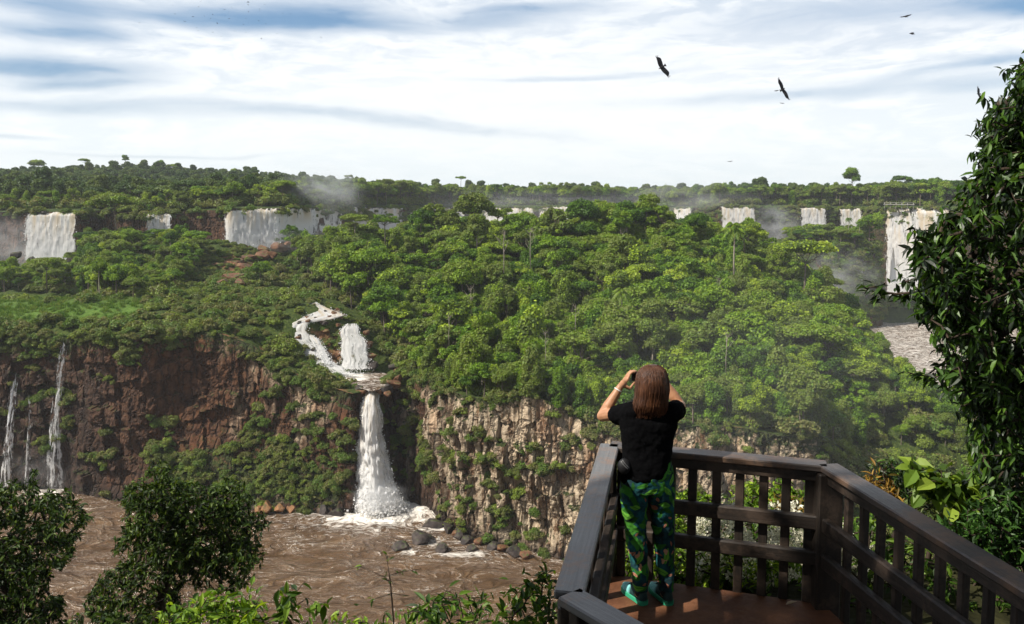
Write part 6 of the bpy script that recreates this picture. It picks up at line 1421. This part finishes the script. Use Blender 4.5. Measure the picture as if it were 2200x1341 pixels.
for k in range(42):
    u = random.gauss(500, 75); v = abs(random.gauss(48, 32)); o = vulture(u, v, random.uniform(330, 420), (random.uniform(-.5, .5), random.uniform(-.8, .8), random.uniform(0, 6)), 'tiny dark bird in the distant flock over the forested hill', random.uniform(.4, .65)); o.name = 'distant_bird'; o['group'] = 'distant flock of birds'
# footbridge by the tallest fall
fbp0, fbp1 = pt(1898, 439, 505.), pt(1965, 440, 497.); o = empty('footbridge', fbp0); tag(o, 'small grey viewing footbridge standing on the lip of the tallest waterfall', 'footbridge'); d_ = fbp1-fbp0; Lb = np.linalg.norm(d_)
M_CONC = plain('grey_concrete', (.30, .29, .27), .8)
mb = MB(); beam(mb, (0, 0, 0), d_, 2., .35, .03); me = mb.mesh('walkway', [M_CONC]); fix_normals(me); link('walkway', me, o)
mb = MB(); beam(mb, np.array([0, 0, 1.1]), d_+[0, 0, 1.1], .15, .15, .02); me = mb.mesh('handrail', [M_CONC]); fix_normals(me); link('handrail', me, o)
for q in np.linspace(.04, .96, 6):
    mb = MB(); mb.tube(np.array([d_*q+[0, 0, -4], d_*q+[0, 0, 1.1]]), .14, 8); link('pier', mb.mesh('pier', [M_CONC], True), o)
# ------------------------------------------------------------------ spray and haze
def mist(name, c, r, dens, sc, col=(.93, .95, .97), rot=0., thr=.35, drift=(0, 0, 0)):
    n = NT(name+'_air'); p = n.obj()          # object space: the unit ball
    q = n.n('VectorMath', {'operation': 'ADD'}, i0=p, i1=n.n('VectorMath', {'operation': 'SCALE'}, i0=n.n('TexNoise', Vector=p, Scale=1.6, Detail=2.).outputs[1], Scale=.5).outputs[0]).outputs[0]
    ns = n.noise(n.n('VectorMath', {'operation': 'ADD'}, i0=q, i1=drift).outputs[0], sc, 3, .6)
    rad = n.n('VectorMath', {'operation': 'LENGTH'}, i0=p).outputs['Value']
    f = n.rng(rad, 1., .05); d = n.math('MULTIPLY', n.math('MULTIPLY', f, n.rng(ns, thr, .75)), dens)
    v = n.n('VolumePrincipled', Color=(*col, 1), Density=d, Anisotropy=.2).outputs[0]
    m = n.done(v, True)
    mb = MB(); ellipsoid(mb, (0, 0, 0), (1, 1, 1), n=12); me = mb.mesh(name, [m]); fix_normals(me)
    o = link(name, me, loc=Vector(c)); o.scale = r; o.rotation_euler = (0, 0, rot); o['kind'] = 'stuff'; return o
mist('mist', pt(690, 412, 372.), (26, 22, 17), .060, 2.6, drift=(1, 2, 3))
mist('mist', pt(1150, 440, 600.), (130, 30, 16), .016, 2.4, drift=(4, 2, 3))
mist('mist', pt(1480, 425, 560.), (70, 34, 20), .017, 2.2, drift=(7, 2, 3))
mist('mist', pt(1665, 490, 530.), (26, 22, 20), .055, 2.2, drift=(3, 8, 3))
mist('mist', pt(1800, 600, 440.), (32, 20, 22), .055, 2.2, drift=(6, 6, 3))
mist('mist', pt(10, 530, 322.), (20, 12, 17), .075, 2.2, drift=(9, 1, 3))
mist('mist', pt(118, 556, 318.), (20, 9, 7), .10, 2.4, drift=(9, 1, 8))
mist('mist', pt(600, 520, 326.), (26, 10, 6), .07, 2.4, drift=(2, 1, 8))
mist('mist', pt(1945, 620, 488.), (26, 14, 14), .06, 2.2, drift=(2, 5, 8))
mist('mist', pt(815, 1066, 176.), (8., 4.5, 4.2), .35, 2.6, drift=(2, 5, 1))
mist('mist', pt(90, 1010, 192.), (13, 5, 8.), .07, 2.2, drift=(5, 5, 1))
mist('mist', pt(1650, 830, 112.), (46, 26, 26), .0032, 1.6, drift=(1, 7, 1), thr=.2)
mist('mist', pt(720, 1085, 180.), (8, 5, 4.), .07, 2.4, drift=(5, 1, 1))
for (u, v, Y, w_, h_) in ((1585, 512, 548, 15, 7), (1746, 486, 552, 10, 5), (1827, 494, 552, 10, 5), (805, 498, 520, 22, 6), (940, 476, 620, 24, 6), (1100, 480, 620, 22, 6), (1200, 478, 600, 18, 6), (345, 522, 328, 7, 4), (680, 496, 360, 18, 6)):
    mist('mist', pt(u, v, float(Y)), (w_, 8, h_), .10, 2.2, drift=(u*.01, v*.01, 1))
def haze():
    n = NT('haze_air'); m = n.done(n.n('VolumePrincipled', Color=(.90, .95, 1., 1), Density=.00011, Anisotropy=.1).outputs[0], True)
    mb = MB(); x0, x1, y0, y1, z0, z1 = -2400, 2400, -70, 3400, -76, 120; mb.box(((x0+x1)/2, (y0+y1)/2, (z0+z1)/2), x1-x0, y1-y0, z1-z0)
    me = mb.mesh('haze', [m]); fix_normals(me); o = link('haze', me); o['kind'] = 'stuff'; return o
haze()
# ------------------------------------------------------------------ light
SUN_EL, SUN_AZ = R(48), R(-112)          # azimuth measured from the view direction, negative to the left
sd = Vector((math.sin(SUN_AZ)*math.cos(SUN_EL), math.cos(SUN_AZ)*math.cos(SUN_EL), math.sin(SUN_EL)))
sl = bpy.data.lights.new('sun', 'SUN'); sl.energy = 4.8; sl.angle = R(.5); sl.color = (1, .94, .84)
so = bpy.data.objects.new('sun', sl); COL.objects.link(so); so.rotation_euler = (-sd).to_track_quat('-Z', 'Y').to_euler()
world = bpy.data.worlds.new('World'); scene.world = world; world.use_nodes = True
class WT(NT):
    def __init__(s, t): s.t = t; t.nodes.clear(); s.out = t.nodes.new('ShaderNodeOutputWorld')
n = WT(world.node_tree)
sky = n.n('TexSky', {'sky_type': 'NISHITA', 'sun_disc': False, 'sun_elevation': SUN_EL, 'sun_rotation': SUN_AZ, 'dust_density': 1.2})
d = n.n('TexCoord').outputs['Generated']
sx, sy, sz = [n.n('SeparateXYZ', i0=d).outputs[i] for i in range(3)]
az = n.math('ARCTAN2', sx, sy); el = n.math('ARCSINE', sz)
wc = n.n('CombineXYZ', i0=az, i1=el).outputs[0]
warp = n.n('TexNoise', Vector=n.vscale(wc, (2.4, 8., 1)), Scale=1., Detail=5.).outputs[1]
wv = n.n('VectorMath', {'operation': 'ADD'}, i0=wc, i1=n.n('VectorMath', {'operation': 'MULTIPLY'}, i0=n.n('VectorMath', {'operation': 'SUBTRACT'}, i0=warp, i1=(.5, .5, .5)).outputs[0], i1=(.26, .065, 0)).outputs[0]).outputs[0]
streak = n.noise(n.vscale(wv, (2.2, 17., 1)), 1., 8, .62, .2)
fine = n.noise(n.vscale(wv, (16., 60., 1)), 1., 7, .62, .3)
wx = n.n('SeparateXYZ', i0=wv).outputs[0]; wy = n.n('SeparateXYZ', i0=wv).outputs[1]
def patch(u, v, ru, rv, tilt, amp):      # a gap or a grey bank in the cloud: centre, half sizes (given as view points), tilt
    a, b = ratios(u, v); A0 = math.atan(float(a)); E0 = math.atan2(float(b), math.hypot(1, float(a))); ra = ru/F*math.cos(A0)**2; re = rv/F*math.cos(A0)
    da = n.math('SUBTRACT', wx, A0); de = n.math('SUBTRACT', n.math('SUBTRACT', wy, E0), n.math('MULTIPLY', da, tilt))
    q = n.math('ADD', n.math('POWER', n.math('ABSOLUTE', n.math('DIVIDE', da, ra)), 2.), n.math('POWER', n.math('ABSOLUTE', n.math('DIVIDE', de, re)), 2.))
    return n.math('MULTIPLY', n.math('EXPONENT', n.math('MULTIPLY', q, -1.)), amp)
def total(L):
    o = L[0]
    for x in L[1:]: o = n.math('ADD', o, x)
    return o
blue = total([patch(520, 42, 420, 26, .02, .85), (patch(640, 18, 200, 34, .1, .5)), patch(80, 82, 170, 22, .03, .6), patch(40, 150, 260, 20, .0, .8), patch(170, 188, 150, 12, .04, .55), patch(170, 232, 420, 18, -.02, .55), patch(760, 258, 380, 17, -.06, .5), patch(60, 30, 120, 40, 0, .45),
  patch(1150, 20, 160, 16, .03, .5), patch(1850, 18, 420, 40, .0, .55), patch(2150, 20, 140, 30, 0, .7), patch(1650, 215, 420, 16, .02, .5), patch(1250, 172, 300, 10, .05, .4), patch(2080, 150, 240, 14, .08, .5), patch(420, 330, 260, 5, 0, .35), patch(2100, 200, 150, 16, 0, .4), patch(30, 285, 150, 8, 0, .4), patch(1100, 48, 120, 14, 0, .4)])
gap = n.math('ADD', n.math('MULTIPLY', n.math('SUBTRACT', streak, .5), 1.7), n.math('MULTIPLY', n.math('SUBTRACT', fine, .5), .7))
m = n.rng(n.math('ADD', n.math('MULTIPLY', blue, 1.2), n.math('MULTIPLY', gap, 1.15)), -.05, 1.3)
grey = n.rng(n.math('ADD', patch(1900, 40, 600, 80, 0, .6), n.math('MULTIPLY', n.math('SUBTRACT', fine, .5), 1.)), .2, .9, 0, .35)
tex = n.math('ADD', n.math('MULTIPLY', fine, .6), n.math('MULTIPLY', streak, .5))
white = n.mix(n.rng(tex, .44, .66), n.mix(n.rng(el, .06, .2), (6.5, 7., 7.3), (4.6, 5.3, 6.2)), (8.1, 8.2, 8.2))
white = n.mix(patch(1130, 215, 620, 150, 0, .75), white, (7.7, 7.8, 7.8))
white = n.mix(n.rng(el, .02, .10, .55, 0), white, (6.2, 6.75, 7.0))
white = n.mix(grey, white, (4.7, 5.2, 6.1))
high = n.rng(el, .26, .7)                  # overhead, outside the photograph: thinner bright cover
bluec = n.mix(.5, n.mix(1., sky.outputs[0], (.7, .75, .8), 'MULTIPLY'), (1.2, 2.7, 4.7))
c = n.mix(m, white, bluec)
c = n.mix(high, c, n.mix(n.rng(n.noise(n.vscale(d, (3, 3, 3)), 1., 4), .4, .65), sky.outputs[0], (5.2, 5.3, 5.5)))
c = n.mix(n.rng(el, -.02, -.10), c, (.6, .7, .5))
bg = n.n('Background', Color=c, Strength=.1)
n.t.links.new(bg.outputs[0], n.out.inputs[0])
# ------------------------------------------------------------------ render settings
scene.view_settings.view_transform = 'Standard'; scene.view_settings.look = 'None'; scene.view_settings.gamma = 1.; scene.view_settings.exposure = .5
scene.view_settings.use_curve_mapping = False
cy = scene.cycles
cy.max_bounces = 7; cy.diffuse_bounces = 3; cy.glossy_bounces = 2; cy.transmission_bounces = 3; cy.transparent_max_bounces = 14; cy.volume_bounces = 1
cy.use_denoising = True; cy.caustics_reflective = False; cy.caustics_refractive = False
cy.volume_step_rate = 2.; cy.volume_max_steps = 64; cy.sample_clamp_indirect = 6.
